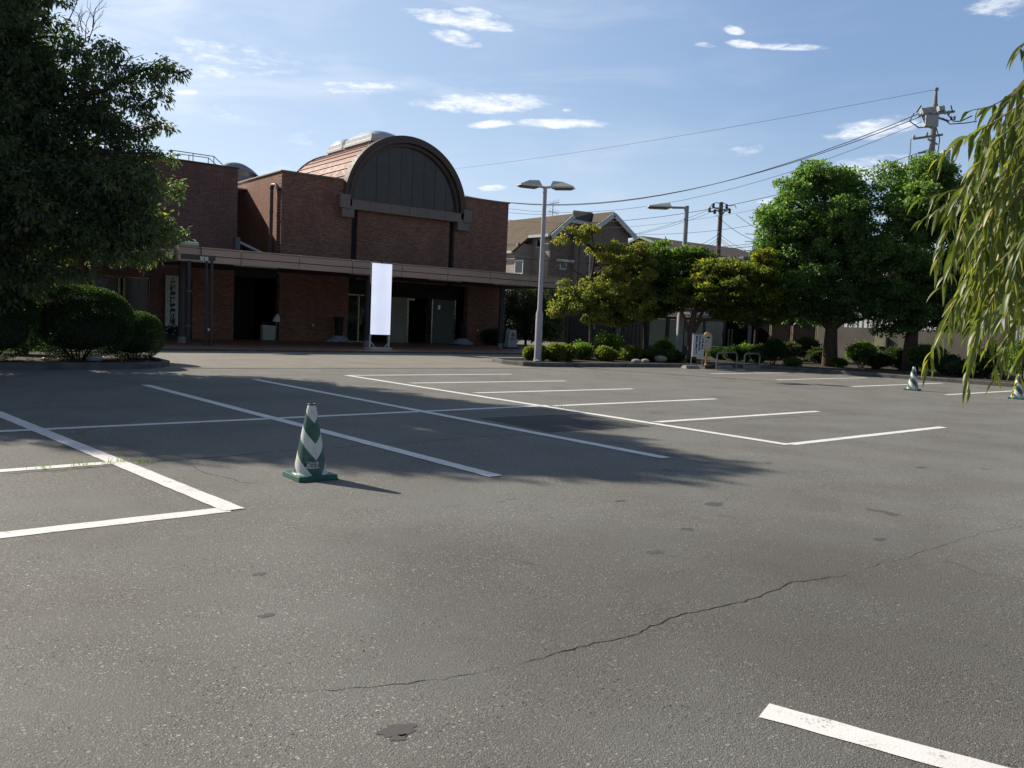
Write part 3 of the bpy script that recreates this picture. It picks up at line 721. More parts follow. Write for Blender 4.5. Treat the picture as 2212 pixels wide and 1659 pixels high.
CREAM = mat('cream_door', (.34, .33, .26), (.30, .29, .23), .5)
MB().box(21.75, 22.85, FY+.12, FY+.17, .08, 2.42).build('leaf', CREAM, d1, .005)
d2 = thing('grey_door_leaf', 'grey green door leaf with a small steel plate in the right of the entrance', 'door', (25.9, FY+.1, .06))
dd = MB().add([(24.4, FY+.5, .08), (25.75, FY+.02, .08), (25.75, FY+.02, 2.40), (24.4, FY+.5, 2.45), (24.41, FY+.55, .08), (25.76, FY+.07, .08), (25.76, FY+.07, 2.40), (24.41, FY+.55, 2.45)], [(0, 1, 2, 3), (7, 6, 5, 4), (0, 4, 5, 1), (1, 5, 6, 2), (2, 6, 7, 3), (3, 7, 4, 0)])
dd.build('leaf', mat('greygreen_door', (.13, .15, .14), (.11, .13, .12), .5), d2)
MB().box(24.85, 25.0, FY+.24, FY+.31, 1.9, 2.12).build('plate', STEEL, d2)
for q in (24.35, 25.8): MB().box(q-.03, q+.03, FY+.0, FY+.6 if q < 25 else FY+.1, .08, 2.42).build('stile', STEEL, d2)
d3 = thing('door_post_frame', 'bright metal door post between the two open door leaves', 'door frame', (23.5, FY+.3, .06))
MB().box(22.95, 23.0, FY+.25, FY+.32, .06, 2.42).box(23.04, 23.1, FY+.3, FY+.36, .06, 2.42).pieces('post', STEEL, d3)
MB().box(23.05, 23.4, FY+.24, FY+.3, 2.30, 2.40).build('closer', STEEL, d3)
# tulle wrapped flower stands
TULLE = mat('white_tulle', (.50, .52, .62), (.38, .4, .5), .7, scale=18, bump=.8, bscale=30)
def planter(x, y, lab):
    p_ = thing('covered_flower_stand', lab, 'flower stand', (x, y, .06), 'black flower stands wrapped in tulle at the foot')
    MB().lathe(x, y, [(.16, .08), (.17, .5), (.2, .9), (.22, 1.28), (.2, 1.3)], 16).build('vase', DARK, p_)
    rg = random.Random(int(x*10)); V = []; F = []; n = 36; m_ = 6
    for j in range(m_+1):
        a = j/m_
        for i in range(n):
            t_ = 2*math.pi*i/n; rr = .2+.38*(1-a)*(.85+.3*rg.random()); V.append((x+rr*math.cos(t_)*1.2, y+rr*math.sin(t_), .065+.30*a**1.3+.05*rg.random()))
    for j in range(m_):
        for i in range(n): F.append((j*n+i, j*n+(i+1) % n, (j+1)*n+(i+1) % n, (j+1)*n+i))
    MB().add(V, F).build('tulle', TULLE, p_)
planter(18.75, 38.5, 'black flower stand with white tulle left of the glass entrance door')
planter(26.0, 38.5, 'black flower stand with white tulle right of the grey green door leaf')
for k, (x, z, lb) in enumerate(((17.6, .8, 'small white socket box on the brick wall left of the entrance'), (27.3, .8, 'small white socket box on the brick wall right of the entrance'))):
    tag(MB().box(x-.05, x+.05, FY-.08, FY-.022, z, z+.1).build('socket_box', WHITE_M, None, .006), lb, 'socket box', 'white socket boxes on the hall wall')
# bin and small stand sign in the left recess
bn = thing('porch_bin', 'pale folding bin standing in the dark left recess of the porch', 'bin', (15.0, 38.7, .06))
CRM = mat('pale_plastic', (.46, .48, .40), (.40, .42, .35), .5)
MB().frus(14.92, 15.2, 38.4, 38.7, .1, .80, -.02, 0).frus(15.22, 15.5, 38.42, 38.72, .1, .78, -.02, 0).pieces('panel', CRM, bn)
MB().tube([(14.86, 38.4, .06), (14.86, 38.4, .9), (15.1, 38.4, .88)], .012, 6).build('frame', GREY_M, bn)
gs = thing('hooded_sign', 'small white hooded notice on a thin post beside the pale bin', 'sign', (16.25, 38.6, .06))
MB().tube([(15.6, 38.55, .06), (15.6, 38.55, 1.0)], .02, 8).build('post', GREY_M, gs)
MB().prism([(15.42, .95), (15.74, .95), (15.72, 1.18), (15.64, 1.33), (15.58, 1.31), (15.48, 1.12)], 'y', 38.42, 38.62).build('hood', WHITE_M, gs, .02)

# floor sign right of the porch
fs = thing('floor_notice_stand', 'white A shaped floor notice with round ban mark on a blue base', 'sign', (26.4, 34.6, .06))
fx, fy = 26.42, 34.6
MB().prism([(fx-.30, .14), (fx+.30, .14), (fx+.20, 1.0), (fx-.20, 1.0)], 'y', fy, fy+.05).build('panel', mat('floor_sign_white', (.55, .58, .58), rough=.4), fs, .01)
MB().prism([(fx-.30, .14), (fx+.30, .14), (fx+.20, 1.0), (fx-.20, 1.0)], 'y', fy+.25, fy+.3).build('panel', mat('floor_sign_back', (.5, .53, .53), rough=.4), fs, .01)
MB().box(fx-.42, fx+.42, fy-.12, fy+.42, .06, .13).build('base', mat('blue_plastic', (.02, .04, .25), rough=.4), fs, .02)
MB().box(fx-.18, fx+.18, fy-.012, fy-.002, .96, 1.0).build('handle', WHITE_M, fs)
mk = MB(); mk.arch(fx, .76, .075, .1, fy-.012, fy-.003, 0, 2*math.pi, 28); mk.beam((fx-.06, fy-.007, .82), (fx+.06, fy-.007, .70), .006, .02); mk.box(fx-.02, fx+.02, fy-.009, fy-.003, .70, .80); mk.lathe(fx, fy-.006, [(.001, .805), (.018, .82), (.001, .835)], 10)
mk.build('ban_mark', INK, fs)
RED = mat('red_print', (.35, .05, .06), rough=.6); tx = MB(); rg = random.Random(5)
for zz, n_ in ((.58, 7), (.53, 7)):
    for k in range(n_): tx.box(fx-.17+k*.048, fx-.17+k*.048+rg.uniform(.02, .036), fy-.008, fy-.003, zz-.018, zz+.018)
tx.build('red_lettering', RED, fs); MB().box(fx-.17, fx+.17, fy-.008, fy-.003, .45, .455).box(fx-.17, fx+.15, fy-.008, fy-.003, .41, .415).build('ruled_lettering', INK, fs)

# ------------------------------------------------------------------ traffic cones
def cone_mat():
    m, t, p, oc = new_mat('cone_stripes')
    se = t.n('ShaderNodeSeparateXYZ'); t.lk(oc, se.inputs[0])
    # angle measured from the chevron's point
    a0 = CHEV; ca_, sa_ = math.cos(a0), math.sin(a0)
    xr = t.math('ADD', t.math('MULTIPLY', se.outputs[0], ca_), t.math('MULTIPLY', se.outputs[1], sa_))
    yr = t.math('SUBTRACT', t.math('MULTIPLY', se.outputs[1], ca_), t.math('MULTIPLY', se.outputs[0], sa_))
    ang = t.math('ABSOLUTE', t.math('ARCTAN2', yr, xr))
    rad = t.math('SQRT', t.math('ADD', t.math('MULTIPLY', xr, xr), t.math('MULTIPLY', yr, yr)))
    v = t.math('SUBTRACT', se.outputs[2], t.math('MULTIPLY', t.math('MULTIPLY', ang, rad), 1.2))
    f = t.mapr(v, -.5, .7)      # 1.2 m span
    pos = lambda z: (z+.5)/1.2
    G, Wt = (.022, .105, .075), (.74, .74, .71)
    col = t.ramp(f, [(0, Wt), (pos(-.34), G), (pos(-.175), Wt), (pos(-.01), G), (pos(.172), Wt), (pos(.32), G), (pos(.50), Wt)], True)
    n = t.noise(oc, 9, 5, .7); ms = t.n('ShaderNodeMapping'); ms.inputs['Scale'].default_value = (40, 40, 4); t.lk(oc, ms.inputs[0])
    col = t.mix(t.mapr(t.noise(ms.outputs[0], 1, 3), .4, .75, 0, .25), col, (.30, .31, .28))
    col = t.mix(t.mapr(n, .5, .8, 0, .4), col, (.20, .22, .19))
    t.lk(col, p.inputs['Base Color']); p.inputs['Roughness'].default_value = .45
    return m
face = math.atan2(-7.2, -3.3)         # direction from the cone towards the photographer
CHEV = face+R(24)
CONEM = cone_mat()
GREEN = mat('green_rubber', (.022, .105, .08), (.035, .14, .105), .55, scale=7)
def rz(z): return .032+(.150-.032)*((.672-z)/(.672-.045))**.92
cn = thing('traffic_cone', 'green and white chevron traffic cone near the camera', 'traffic cone', (0, 0, 0), 'green and white traffic cones on the car park')
prof = [(rz(.045)+.012, .045), (rz(.06)+.002, .056)]+[(rz(z), z) for z in np.linspace(.07, .655, 22)]+[(.031, .665)]
MB().lathe(0, 0, prof, 48, True, False).build('cone_body', CONEM, cn)
MB().lathe(0, 0, [(.030, .655), (.036, .658), (.037, .668), (.034, .674), (.026, .674), (.024, .66), (.024, .60)], 32, True, False).build('rim', GREEN, cn)
MB().frus(-.19, .19, -.19, .19, 0, .045, .008, .008).build('base', GREEN, cn, .006)
LBLW = mat('label_white', (.62, .62, .60), rough=.5)
def on_cone(xa, z, lift):
    a = face+R(9)+xa/.128; rr = rz(z)+lift; return (rr*math.cos(a), rr*math.sin(a), z)
lb = MB(); nn_ = 14; V = []
for i in range(nn_+1):
    for z in (.105, .163): V.append(on_cone(-.058+.116*i/nn_, z, .0012))
lb.add(V, [(2*i, 2*i+2, 2*i+3, 2*i+1) for i in range(nn_)], True).build('label', LBLW, cn)
tmb = text_mb('㈱日', .052, lambda a, b: on_cone(a-.018, .134+b, .0024), .0012)
for zz, x0, x1 in ((.118, .030, .052), (.130, .030, .052), (.142, .034, .046)): 
    tmb.add([on_cone(x0, zz-.0018, .0026), on_cone(x1, zz-.0018, .0026), on_cone(x1, zz+.0018, .0026), on_cone(x0, zz+.0018, .0026)], [(0, 1, 2, 3)])
tmb.add([on_cone(.050, .112, .0027), on_cone(.054, .112, .0027), on_cone(.054, .158, .0027), on_cone(.050, .158, .0027)], [(0, 1, 2, 3)])
tmb.build('lettering', INK, cn)
cq = [gnd(669.5, 1031.5), gnd(1971, 843), gnd(2197, 862)]
cn.location = (cq[0][0], cq[0][1], .001)
for k, q in enumerate(cq[1:]):
    c2 = copy_tree(cn); c2.location = (q[0], q[1], .001); c2.rotation_euler = (0, 0, R((12, 14)[k]))
    c2['label'] = ['green and white traffic cone far right, under the willow tips', 'green and white traffic cone cut by the right edge of the photo'][k]

# ------------------------------------------------------------------ lamp posts
def lamp_head(px, py, pz, ax, ay, post, L=.78, Wd=.46):
    """box lamp reaching along (ax,ay) from the post"""
    d = Vector((ax, ay, 0)).normalized(); n = Vector((-d.y, d.x, 0)); o = Vector((px, py, pz))
    def P(u, v, z): q = o+d*u+n*v; return (q.x, q.y, pz+z)
    hd = MB(); a, b = .22, .22+L
    hd.add([P(a, -Wd/2, 0), P(b, -Wd/2, 0), P(b, Wd/2, 0), P(a, Wd/2, 0),
            P(a, -Wd/2, .05), P(b, -Wd/2, .05), P(b, Wd/2, .05), P(a, Wd/2, .05),
            P(a+.06, -.12, .23), P(a+.42, -.12, .20), P(a+.42, .12, .20), P(a+.06, .12, .23)],
           [(0, 1, 5, 4), (1, 2, 6, 5), (2, 3, 7, 6), (3, 0, 4, 7), (4, 5, 9, 8), (5, 6, 10, 9), (6, 7, 11, 10), (7, 4, 8, 11), (8, 9, 10, 11), (3, 2, 1, 0)])
    ho = hd.build('lamp_head', LAMPH, post)
    MB().add([P(a+.05, -Wd/2+.05, -.004), P(b-.05, -Wd/2+.05, -.004), P(b-.05, Wd/2-.05, -.004), P(a+.05, Wd/2-.05, -.004),
              P(a+.12, -Wd/2+.1, -.05), P(b-.12, -Wd/2+.1, -.05), P(b-.12, Wd/2-.1, -.05), P(a+.12, Wd/2-.1, -.05)],
             [(0, 1, 5, 4), (1, 2, 6, 5), (2, 3, 7, 6), (3, 0, 4, 7), (4, 5, 6, 7)]).build('diffuser', LAMPD, ho)
    MB().beam((px, py, pz+.02), tuple(o+d*.26+Vector((0, 0, .05))), .07, .07).build('arm', LAMPG, post)
b1 = gnd(1161, 780, .12)
l1 = thing('lamp_post', 'tall pale grey lamp post with two box lamps among the azaleas', 'lamp post', b1, 'car park lamp posts')
zt = 6.05
MB().tube([(b1[0], b1[1], .1), (b1[0], b1[1], 1.75), (b1[0], b1[1], 1.9), (b1[0], b1[1], zt)], [.125, .125, .085, .07], 18).build('pole', LAMPG, l1)
MB().tube([(b1[0], b1[1], .1), (b1[0], b1[1], .2)], .15, 18).build('foot', LAMPG, l1)
MB().box(b1[0]-.06, b1[0]+.05, b1[1]-.135, b1[1]-.12, .85, 1.2).build('hatch', LAMPG, l1)
lamp_head(b1[0], b1[1], zt-.03, -.72, .18, l1); lamp_head(b1[0], b1[1], zt-.03, .62, -.72, l1)
D2 = 40.0
b2 = atD(1466, 757, 38.5); b2[2] = .1; t2 = atD(1478, 448, 38.5)
l2 = thing('lamp_post', 'single arm pale grey lamp post rising behind the green trees', 'lamp post', b2, 'car park lamp posts')
zt2 = t2[2]
MB().tube([(b2[0], b2[1], .1), (b2[0], b2[1], 2.0), (b2[0], b2[1], 2.15), (b2[0], b2[1], zt2)], [.15, .15, .11, .10], 16).build('pole', LAMPG, l2)
def lh2():
    lamp_head(b2[0]-.35, b2[1]+.35, zt2-.12, -.80, .58, l2, L=1.0, Wd=.62)
    MB().beam((b2[0], b2[1], zt2-.08), (b2[0]-.5, b2[1]+.42, zt2-.09), .09, .09).build('arm', LAMPG, l2)
lh2()

# ------------------------------------------------------------------ island signs and hoops
sn = thing('parking_notice', 'white parking notice board on two thin legs by the bicycle hoops', 'sign', (24.3, 21.3, 0))
sa = gnd(1506, 796); sb_ = gnd(1527, 794)
sx0, sx1, sy = 24.35, 24.98, 21.05
MB().box(sx0, sx1, sy, sy+.03, .44, 1.24).build('board', mat('notice_white', (.58, .62, .62), (.52, .56, .56), .45), sn, .004)
MB().box(sx0-.03, sx1+.03, sy-.03, sy+.04, 1.25, 1.28).build('top_cap', GREY_M, sn)
for q in (sx0+.01, sx1-.01): MB().tube([(q, sy+.045, 0), (q, sy+.045, 1.25)], .014, 6).build('leg', GREY_M, sn)
for col_, x_ in (('この場所は', sx1-.10), ('河村典礼会館', sx1-.265), ('専用駐車場です', sx1-.43)):
    vert_text(col_, x_, 1.15, .098, .115, sy-.004, INK, sn, bold=.004)
vert_text('●●●', sx0+.08, .74, .09, .05, sy-.004, GREY_M, sn)
ys = thing('yellow_oval_sign', 'yellow rimmed oval sign on a yellow post with a car mark', 'sign', (25.2, 21.1, 0))
YEL = mat('yellow_plastic', (.55, .33, .07), (.48, .29, .07), .45)
def capsule(cx, z0, z1, r, n=16):
    P_ = [(cx+r*math.cos(a), z1-r+r*math.sin(a)) for a in np.linspace(0, math.pi, n)]+[(cx+r*math.cos(a), z0+r+r*math.sin(a)) for a in np.linspace(math.pi, 2*math.pi, n)]
    return P_
ox, oy = 25.27, 21.12
MB().prism(capsule(ox, .62, 1.36, .235), 'y', oy, oy+.09).build('case', YEL, ys, .012)
MB().prism(capsule(ox-.01, .66, 1.32, .185), 'y', oy-.006, oy-.001).build('face_panel', mat('faded_panel', (.55, .52, .42), (.46, .44, .38), .5), ys)
MB().tube([(ox, oy+.045, .12), (ox, oy+.045, .64)], .035, 12).build('post', YEL, ys)
MB().lathe(ox, oy+.045, [(.06, .12), (.055, .16), (.036, .18)], 14).build('post_foot', YEL, ys)
MB().frus(ox-.36, ox+.36, oy-.22, oy+.3, .0, .13, .1, .08).build('weight_base', mat('brown_base', (.07, .04, .035), rough=.8), ys, .01)
MB().prism([(ox-.11, 1.13), (ox+.10, 1.13), (ox+.10, 1.165), (ox+.045, 1.175), (ox+.02, 1.20), (ox-.035, 1.20), (ox-.06, 1.175), (ox-.11, 1.165)], 'y', oy-.010, oy-.007).build('car_mark', INK, ys)
vert_text('●', ox-.09, 1.0, .1, .07, oy-.009, INK, ys, 'dot_mark')
def hoop(px0, px1, y, h, lab):
    a = gnd(px0, y); b = gnd(px1, y); Y = (a[1]+b[1])/2
    t_ = thing('bicycle_hoop', lab, 'bicycle stand', ((a[0]+b[0])/2, Y, 0), 'steel bicycle hoops by the kerb')
    x0, x1, rr = a[0], b[0], .17; pts = [(x0, Y, 0), (x0, Y, h-rr)]
    for k in range(1, 7): an = math.pi-math.pi/2*k/6; pts.append((x0+rr+rr*math.cos(an), Y, h-rr+rr*math.sin(an)))
    for k in range(0, 7): an = math.pi/2-math.pi/2*k/6; pts.append((x1-rr+rr*math.cos(an), Y, h-rr+rr*math.sin(an)))
    pts.append((x1, Y, 0)); MB().tube(pts, .032, 10).build('hoop', HOOPM, t_)
    MB().tube([(x0, Y, h*.36), (x1, Y, h*.36)], .02, 8).build('crossbar', HOOPM, t_)
HOOPM = mat('galvanised_steel', (.30, .30, .28), (.22, .22, .2), .35, metal=.6)
hoop(1547, 1591, 798, .64, 'wider steel bicycle hoop beside the yellow oval sign')
hoop(1606, 1640, 799, .62, 'narrower steel bicycle hoop at the right')
for k, (xa, lb_) in enumerate(((24.0, 'pale concrete wedge under the parking notice'), (26.0, 'pale concrete wedge inside the wider bicycle hoop'), (27.6, 'pale concrete wedge behind the narrower hoop'))):
    tag(MB().frus(xa, xa+.75, 20.98+.06*k, 21.28, 0, .12, .05, .06).build('concrete_wedge', CONC, None, .01), lb_, 'concrete block', 'concrete wedges along the kerb')

# ------------------------------------------------------------------ boundary: gate, stone panels, glass fence, timber fence, wall
gd = thing('dark_gate', 'tall dark double gate beyond the left end of the azalea bed', 'gate', (30, 33.6, 0))
GATE = mat('dark_gate', (.022, .02, .024), (.03, .027, .03), .5)
g0, g1 = atY(1227, 700, 33.6)[0], atY(1332, 700, 33.6)[0]; gm = (g0+g1)/2
for a, b in ((g0, gm-.02), (gm+.02, g1)):
    o = MB().box(a, b, 33.6, 33.66, .15, 2.62).build('gate_leaf', GATE, gd)
    MB().box(a+.12, b-.12, 33.58, 33.6, .3, 1.2).box(a+.12, b-.12, 33.58, 33.6, 1.3, 2.5).pieces('inset_panel', GATE, o)
for q in (g0-.06, g1+.06): MB().box(q-.05, q+.05, 33.55, 33.7, .1, 2.7).build('post', GREY_M if q > gm else BRONZE, gd)
MB().box(gm-.12, gm+.12, 33.55, 33.59, 1.2, 1.4).build('lock', GREY_M, gd)
sp = thing('stone_pillar_wall', 'grey speckled stone panels between the gate and the glass fence', 'wall', (34, 33, 0))
STONE = mat('speckled_stone', (.10, .10, .11), (.03, .03, .035), .8, scale=45, detail=2)
s0, s1 = g1+.2, atY(1392, 700, 33.2)[0]; nq = 5
for k in range(nq):
    a = s0+(s1-s0)*k/nq; MB().box(a, a+(s1-s0)/nq-.04, 33.2, 33.5, .1, 2.95).build('panel', STONE, sp, .01)
gf = thing('glass_fence', 'frosted glass fence panels in dark frames behind the slim trees', 'fence', (36, 31.6, 0))
FROST = mat('frosted_glass', (.42, .46, .38), (.34, .38, .31), .45, scale=1.4, spec=.5)
GY = 31.6; xs_ = [atY(px, 720, GY)[0] for px in (1398, 1432, 1463, 1493, 1520, 1556)]; xs_ = [xs_[0]]+[atY(p, 720, GY)[0] for p in (1425, 1440, 1474, 1518, 1562)]
xs_ = [atY(p, 720, GY)[0] for p in (1398, 1441, 1474, 1519, 1563)]
for a, b in zip(xs_[:-1], xs_[1:]):
    MB().box(a+.14, b-.14, GY, GY+.03, .5, 1.88).build('glass_panel', FROST, gf)
for q in xs_: MB().box(q-.12, q+.12, GY-.04, GY+.06, .1, 2.02).build('post', DGREY, gf)
MB().box(xs_[0]-.1, xs_[-1]+.1, GY-.05, GY+.07, 1.9, 2.05).build('top_rail', DGREY, gf)
MB().box(xs_[0]-.1, xs_[-1]+.1, GY-.05, GY+.07, .1, .48).build('plinth', CONC_D, gf)
TIMB = mat('black_timber', (.010, .009, .009), (.018, .016, .015), .95, scale=2, spec=.05, stretch=(12, 12, .5))
tf = thing('timber_fence', 'black vertical board fence with pale post pairs in its gaps', 'fence', (41, 29, 0))
MB().box(xs_[-1]+.15, 41.2, GY-.05, GY+.06, .1, 2.35).build('board_panel', TIMB, tf)
POSTW = mat('weathered_post', (.34, .27, .17), (.22, .17, .11), .8, scale=9)
yy = GY-.1; 
for k in range(3):
    ya, yb = (31.3, 29.9, 28.5)[k], (30.15, 28.75, 27.2)[k]
    MB().box(41.2, 41.28, yb, ya, .1, 1.95).build('board_panel', TIMB, tf)
    for dq in (.06, .17): MB().box(41.22, 41.27, yb-dq-.03, yb-dq+.03, .1, 1.9).build('post', POSTW, tf)
for px in (1573, 1580): 
    q = atY(px, 740, GY-.12); MB().box(q[0]-.05, q[0]+.05, GY-.14, GY-.09, .1, 1.5).build('post', POSTW, tf)
cw = thing('concrete_wall', 'grey rendered boundary wall behind the two big trees', 'wall', (41.2, 18, 0))
WALLM = mat('rendered_wall', (.17, .158, .142), (.12, .11, .10), .9, scale=1.2, bump=.3, spec=.2)
MB().box(41.2, 41.4, 17.5, 27.0, 0, 1.86).build('wall', WALLM, cw)
MB().box(41.2, 41.4, -30, 17.5, 0, 1.55).build('wall', WALLM, cw)
mbx = tag(MB().box(41.0, 41.19, 23.0, 23.6, .95, 1.45).build('meter_box', mat('beige_box', (.30, .29, .2), rough=.5), None, .01), 'beige meter box fixed on the rendered wall between the two big trees', 'meter box')

# ------------------------------------------------------------------ buildings beyond
HBRK = brick_mat('house_siding_x', 'x', (.19, .15, .125), (.235, .185, .155), (.09, .075, .065), .5, .17, .012)
HBRK_Y_LIT = brick_mat('house_siding_y_lit', 'y', (.44, .37, .32), (.50, .43, .37), (.2, .18, .17), .5, .17, .012)  # same siding in paler tones, the sunlight put into the colour
ROOFB = brick_mat('brown_shingle', 'y', (.10, .07, .038), (.14, .098, .054), (.07, .05, .03), .35, .14, .012)
ROOFD = brick_mat('dark_shingle', 'x', (.10, .07, .055), (.12, .085, .065), (.04, .03, .025), .35, .14, .012)
TRIMW = mat('house_trim', (.55, .58, .58), (.50, .53, .53), .5)
hs = thing('gabled_brick_house', 'brown roofed two storey house with white gable boards beyond the lamp post', 'house', (45, 50, 0))
HY = 50.0
def slab(mbq, P, th):
    """thick sheet from 4 corner points"""
    P = [Vector(p) for p in P]; n = (P[1]-P[0]).cross(P[3]-P[0]).normalized()*th
    if n.z > 0: n = -n
    Q = [p+n for p in P]; k = len(P)
    mbq.add([tuple(p) for p in P+Q], [tuple(range(k)), tuple(range(2*k-1, k-1, -1))]+[(i, (i+1) % k, (i+1) % k+k, i+k) for i in range(k)])
    return mbq
A0 = atY(1189, 505, HY); Apk = atY(1237.5, 463, HY); Arx = atY(1300, 520, HY)
xA0, zE, xAp, zAp = A0[0], A0[2], Apk[0], Apk[2]+.05
slope = (zAp-zE)/(xAp-xA0)
Bpk = atY(1325, 457, HY-.8); Bl = atY(1254, 509, HY-.8); Brr = atY(1373, 510, HY-.8)
xB0, xBp, xB1, zBp, zB1 = Bl[0], Bpk[0], Brr[0], Bpk[2], Brr[2]
# walls
MB().box(xA0+.25, xBp, HY+.25, HY+.45, 0, zE+.05).box(xB0+.3, xB1-.5, HY-.5, HY-.3, 0, zB1+.2).prism([(xB0+.3, zB1+.2), (xB1-.5, zB1+.2), (xBp, zBp-.35)], 'y', HY-.5, HY-.3).prism([(xA0+.25, zE+.05), (xBp, zE+.05), (xBp, zAp-.6), (xAp, zAp-.6)], 'y', HY+.25, HY+.45).build('front_wall', HBRK, hs)
MB().box(xA0+.25, xA0+.45, HY+.45, 60, 0, zE).build('left_wall', HBRK_Y_LIT, hs)
MB().box(xB1-.7, xB1-.5, HY-.3, 60, 0, zB1).box(xB0+.3, xB0+.5, HY-.3, HY+.25, 0, zB1).build('right_wall', HBRK_Y_LIT, hs)
# roofs
rf = MB()
YS = 52.3; zL = atX(1149, 541, xA0-1.0)[2]; xL = xA0-.1-(zE-zL)/slope
slab(rf, [(xA0-.1, HY-.05, zE), (xAp, HY-.05, zAp), (xAp, YS, zAp), (xA0-.1, YS, zE)], .16)
slab(rf, [(xL, YS, zL), (xAp, YS, zAp), (xAp, 62, zAp), (xL, 62, zL)], .16)
slab(rf, [(xB0-.1, HY-.85, Bl[2]), (xBp, HY-.85, zBp), (xBp, 60, zBp), (xB0-.1, 60, Bl[2])], .16)
MB().box(xL+.3, xL+.5, YS+.1, 62, 0, zL+.1).box(xL+.5, xA0+.25, YS+.1, YS+.3, 0, zL+.6).build('side_bay_wall', HBRK_Y_LIT, hs)
rf.build('roof', ROOFB, hs)
rf2 = MB(); slab(rf2, [(xBp, HY-.85, zBp), (xB1, HY-.85, zB1), (xB1, 60, zB1), (xBp, 60, zBp)], .16)
h0, h1, h2_, h3_ = atY(1237, 472, HY-.06), atY(1273, 480, HY-.06), atY(1281, 459, HY+1.6), atY(1239, 454, HY+1.6)
slab(rf2, [tuple(h0), tuple(h1), tuple(h2_), tuple(h3_)], .16)
rf2.build('dark_roof', ROOFD, hs)
tr = MB()
tr.beam((xA0, HY-.16, zE-.22), (xAp, HY-.16, zAp-.22), .08, .34, (0, 0, 1)); q0, q1 = atY(1237, 477, HY-.16), atY(1272, 484, HY-.16); tr.beam(tuple(q0), tuple(q1), .08, .28)
tr.beam((xB0, HY-.95, Bl[2]-.22), (xBp, HY-.95, zBp-.25), .08, .38); tr.beam((xBp, HY-.95, zBp-.25), (xB1, HY-.95, zB1-.22), .08, .38)
tr.box(xA0-.3, xA0-.12, HY-.1, YS-.02, zE-.22, zE-.02)
tr.box(xL-.15, xL-.02, YS, 62, zL-.2, zL-.02)
lb0, lb1 = atY(1130, 608, 1), None
g_a, g_b = atY(1201, 556, HY), atY(1290, 560, HY)
tr.box(atY(1203, 562, HY)[0], atY(1240, 562, HY)[0], HY-.1, HY+.2, atY(1215, 566, HY)[2], atY(1215, 560, HY)[2])
tr.build('white_trim', TRIMW, hs)
cqx = atX(1141, 588, xA0)
wn = MB()
def hwin(x0p, y0p, x1p, y1p, pl, side):
    if side == 'y':
        a, b = atX(x0p, y0p, pl), atX(x1p, y1p, pl)
        f = MB().box(pl-.06, pl+.0, min(a[1], b[1]), max(a[1], b[1]), b[2], a[2]).build('window', TRIMW, hs)
        MB().box(pl-.075, pl-.065, min(a[1], b[1])+.12, max(a[1], b[1])-.12, b[2]+.12, a[2]-.12).build('pane', DGLASS, f)
    else:
        a, b = atY(x0p, y0p, pl), atY(x1p, y1p, pl)
        f = MB().box(a[0], b[0], pl-.06, pl, b[2], a[2]).build('window', TRIMW, hs)
        MB().box(a[0]+.1, b[0]-.1, pl-.075, pl-.065, b[2]+.1, a[2]-.1).build('pane', DGLASS, f)
hwin(1113, 562, 1130, 592, xL+.3, 'y'); hwin(1160, 512, 1171, 536, xA0+.25, 'y'); hwin(1209, 562, 1222, 583, HY+.25, 'x')
hwin(1282, 498, 1287, 504, HY-.5, 'x')
MB().tube([(xB0+1.2, HY-.62, zB1-1.0), (xB0+1.2, HY-.62, 0)], .06, 8).build('downpipe', TRIMW, hs)
# tv aerial
an = thing('tv_aerial', 'thin television aerial on a mast above the brown house roof', 'aerial', atY(1177+14, 470, 56.0))
m0, m1 = atY(1193.5, 466, 56.0), atY(1195, 437, 56.0)
MB().tube([m0, m1], .03, 6).build('mast', GREY_M, an)
for (xa_, ya_, xb_, yb_) in ((1183, 442, 1207, 437), (1185, 456, 1206, 462)):
    a, b = atY(xa_, ya_, 56.0), atY(xb_, yb_, 56.0); ab = MB().tube([a, b], .022, 5)
    for k in range(7):
        q = a+(b-a)*k/6; ab.tube([(q[0], q[1]-.1, q[2]+.28), (q[0], q[1]+.1, q[2]-.28)], .012, 4)
    ab.build('antenna', GREY_M, an)
# second house: ridge along X, gable facing left
h2 = thing('low_brown_roof_house', 'low house with long brown roof and green edged gable behind the trees', 'house', (60, 55, 0))
X2 = 55.0; pk = atX(1382, 509, X2); fl = atX(1352, 521, X2); nr = atX(1462, 541, X2)
re = atY(1600, 548, pk[1]); X3 = X2+13.5
rr_ = MB(); slab(rr_, [(X2, nr[1], nr[2]), (X3+1, nr[1], nr[2]), (X3, pk[1], pk[2]), (X2, pk[1], pk[2])], .2)
slab(rr_, [(X2, pk[1], pk[2]), (X3, pk[1], pk[2]), (X3, 2*pk[1]-nr[1], nr[2]), (X2, 2*pk[1]-nr[1], nr[2])], .2)
slab(rr_, [(X3, pk[1], pk[2]), (X3+1, nr[1], nr[2]), (X3+3, nr[1]+2, nr[2]-.8), (X3+3, pk[1]+1, nr[2]-.8)], .2)
rr_.build('roof', ROOFD, h2)
PALE = mat('pale_wall', (.42, .41, .40), (.36, .35, .34), .8, scale=1)
yf = 2*pk[1]-nr[1]
MB().prism([(nr[1]+.5, 0), (nr[1]+.5, nr[2]), (pk[1], pk[2]-.4), (yf-.5, nr[2]), (yf-.5, 0)], 'x', X2+.5, X2+.7).box(X2+.7, X3+.5, nr[1]+.5, nr[1]+.7, 0, nr[2]-.1).build('wall', PALE, h2)
MB().beam((X2-.02, nr[1], nr[2]-.1), (X2-.02, pk[1], pk[2]-.1), .12, .2).beam((X2-.02, pk[1], pk[2]-.1), (X2-.02, yf, nr[2]-.1), .12, .2).build('green_bargeboard', mat('green_trim', (.34, .44, .33), rough=.5), h2)
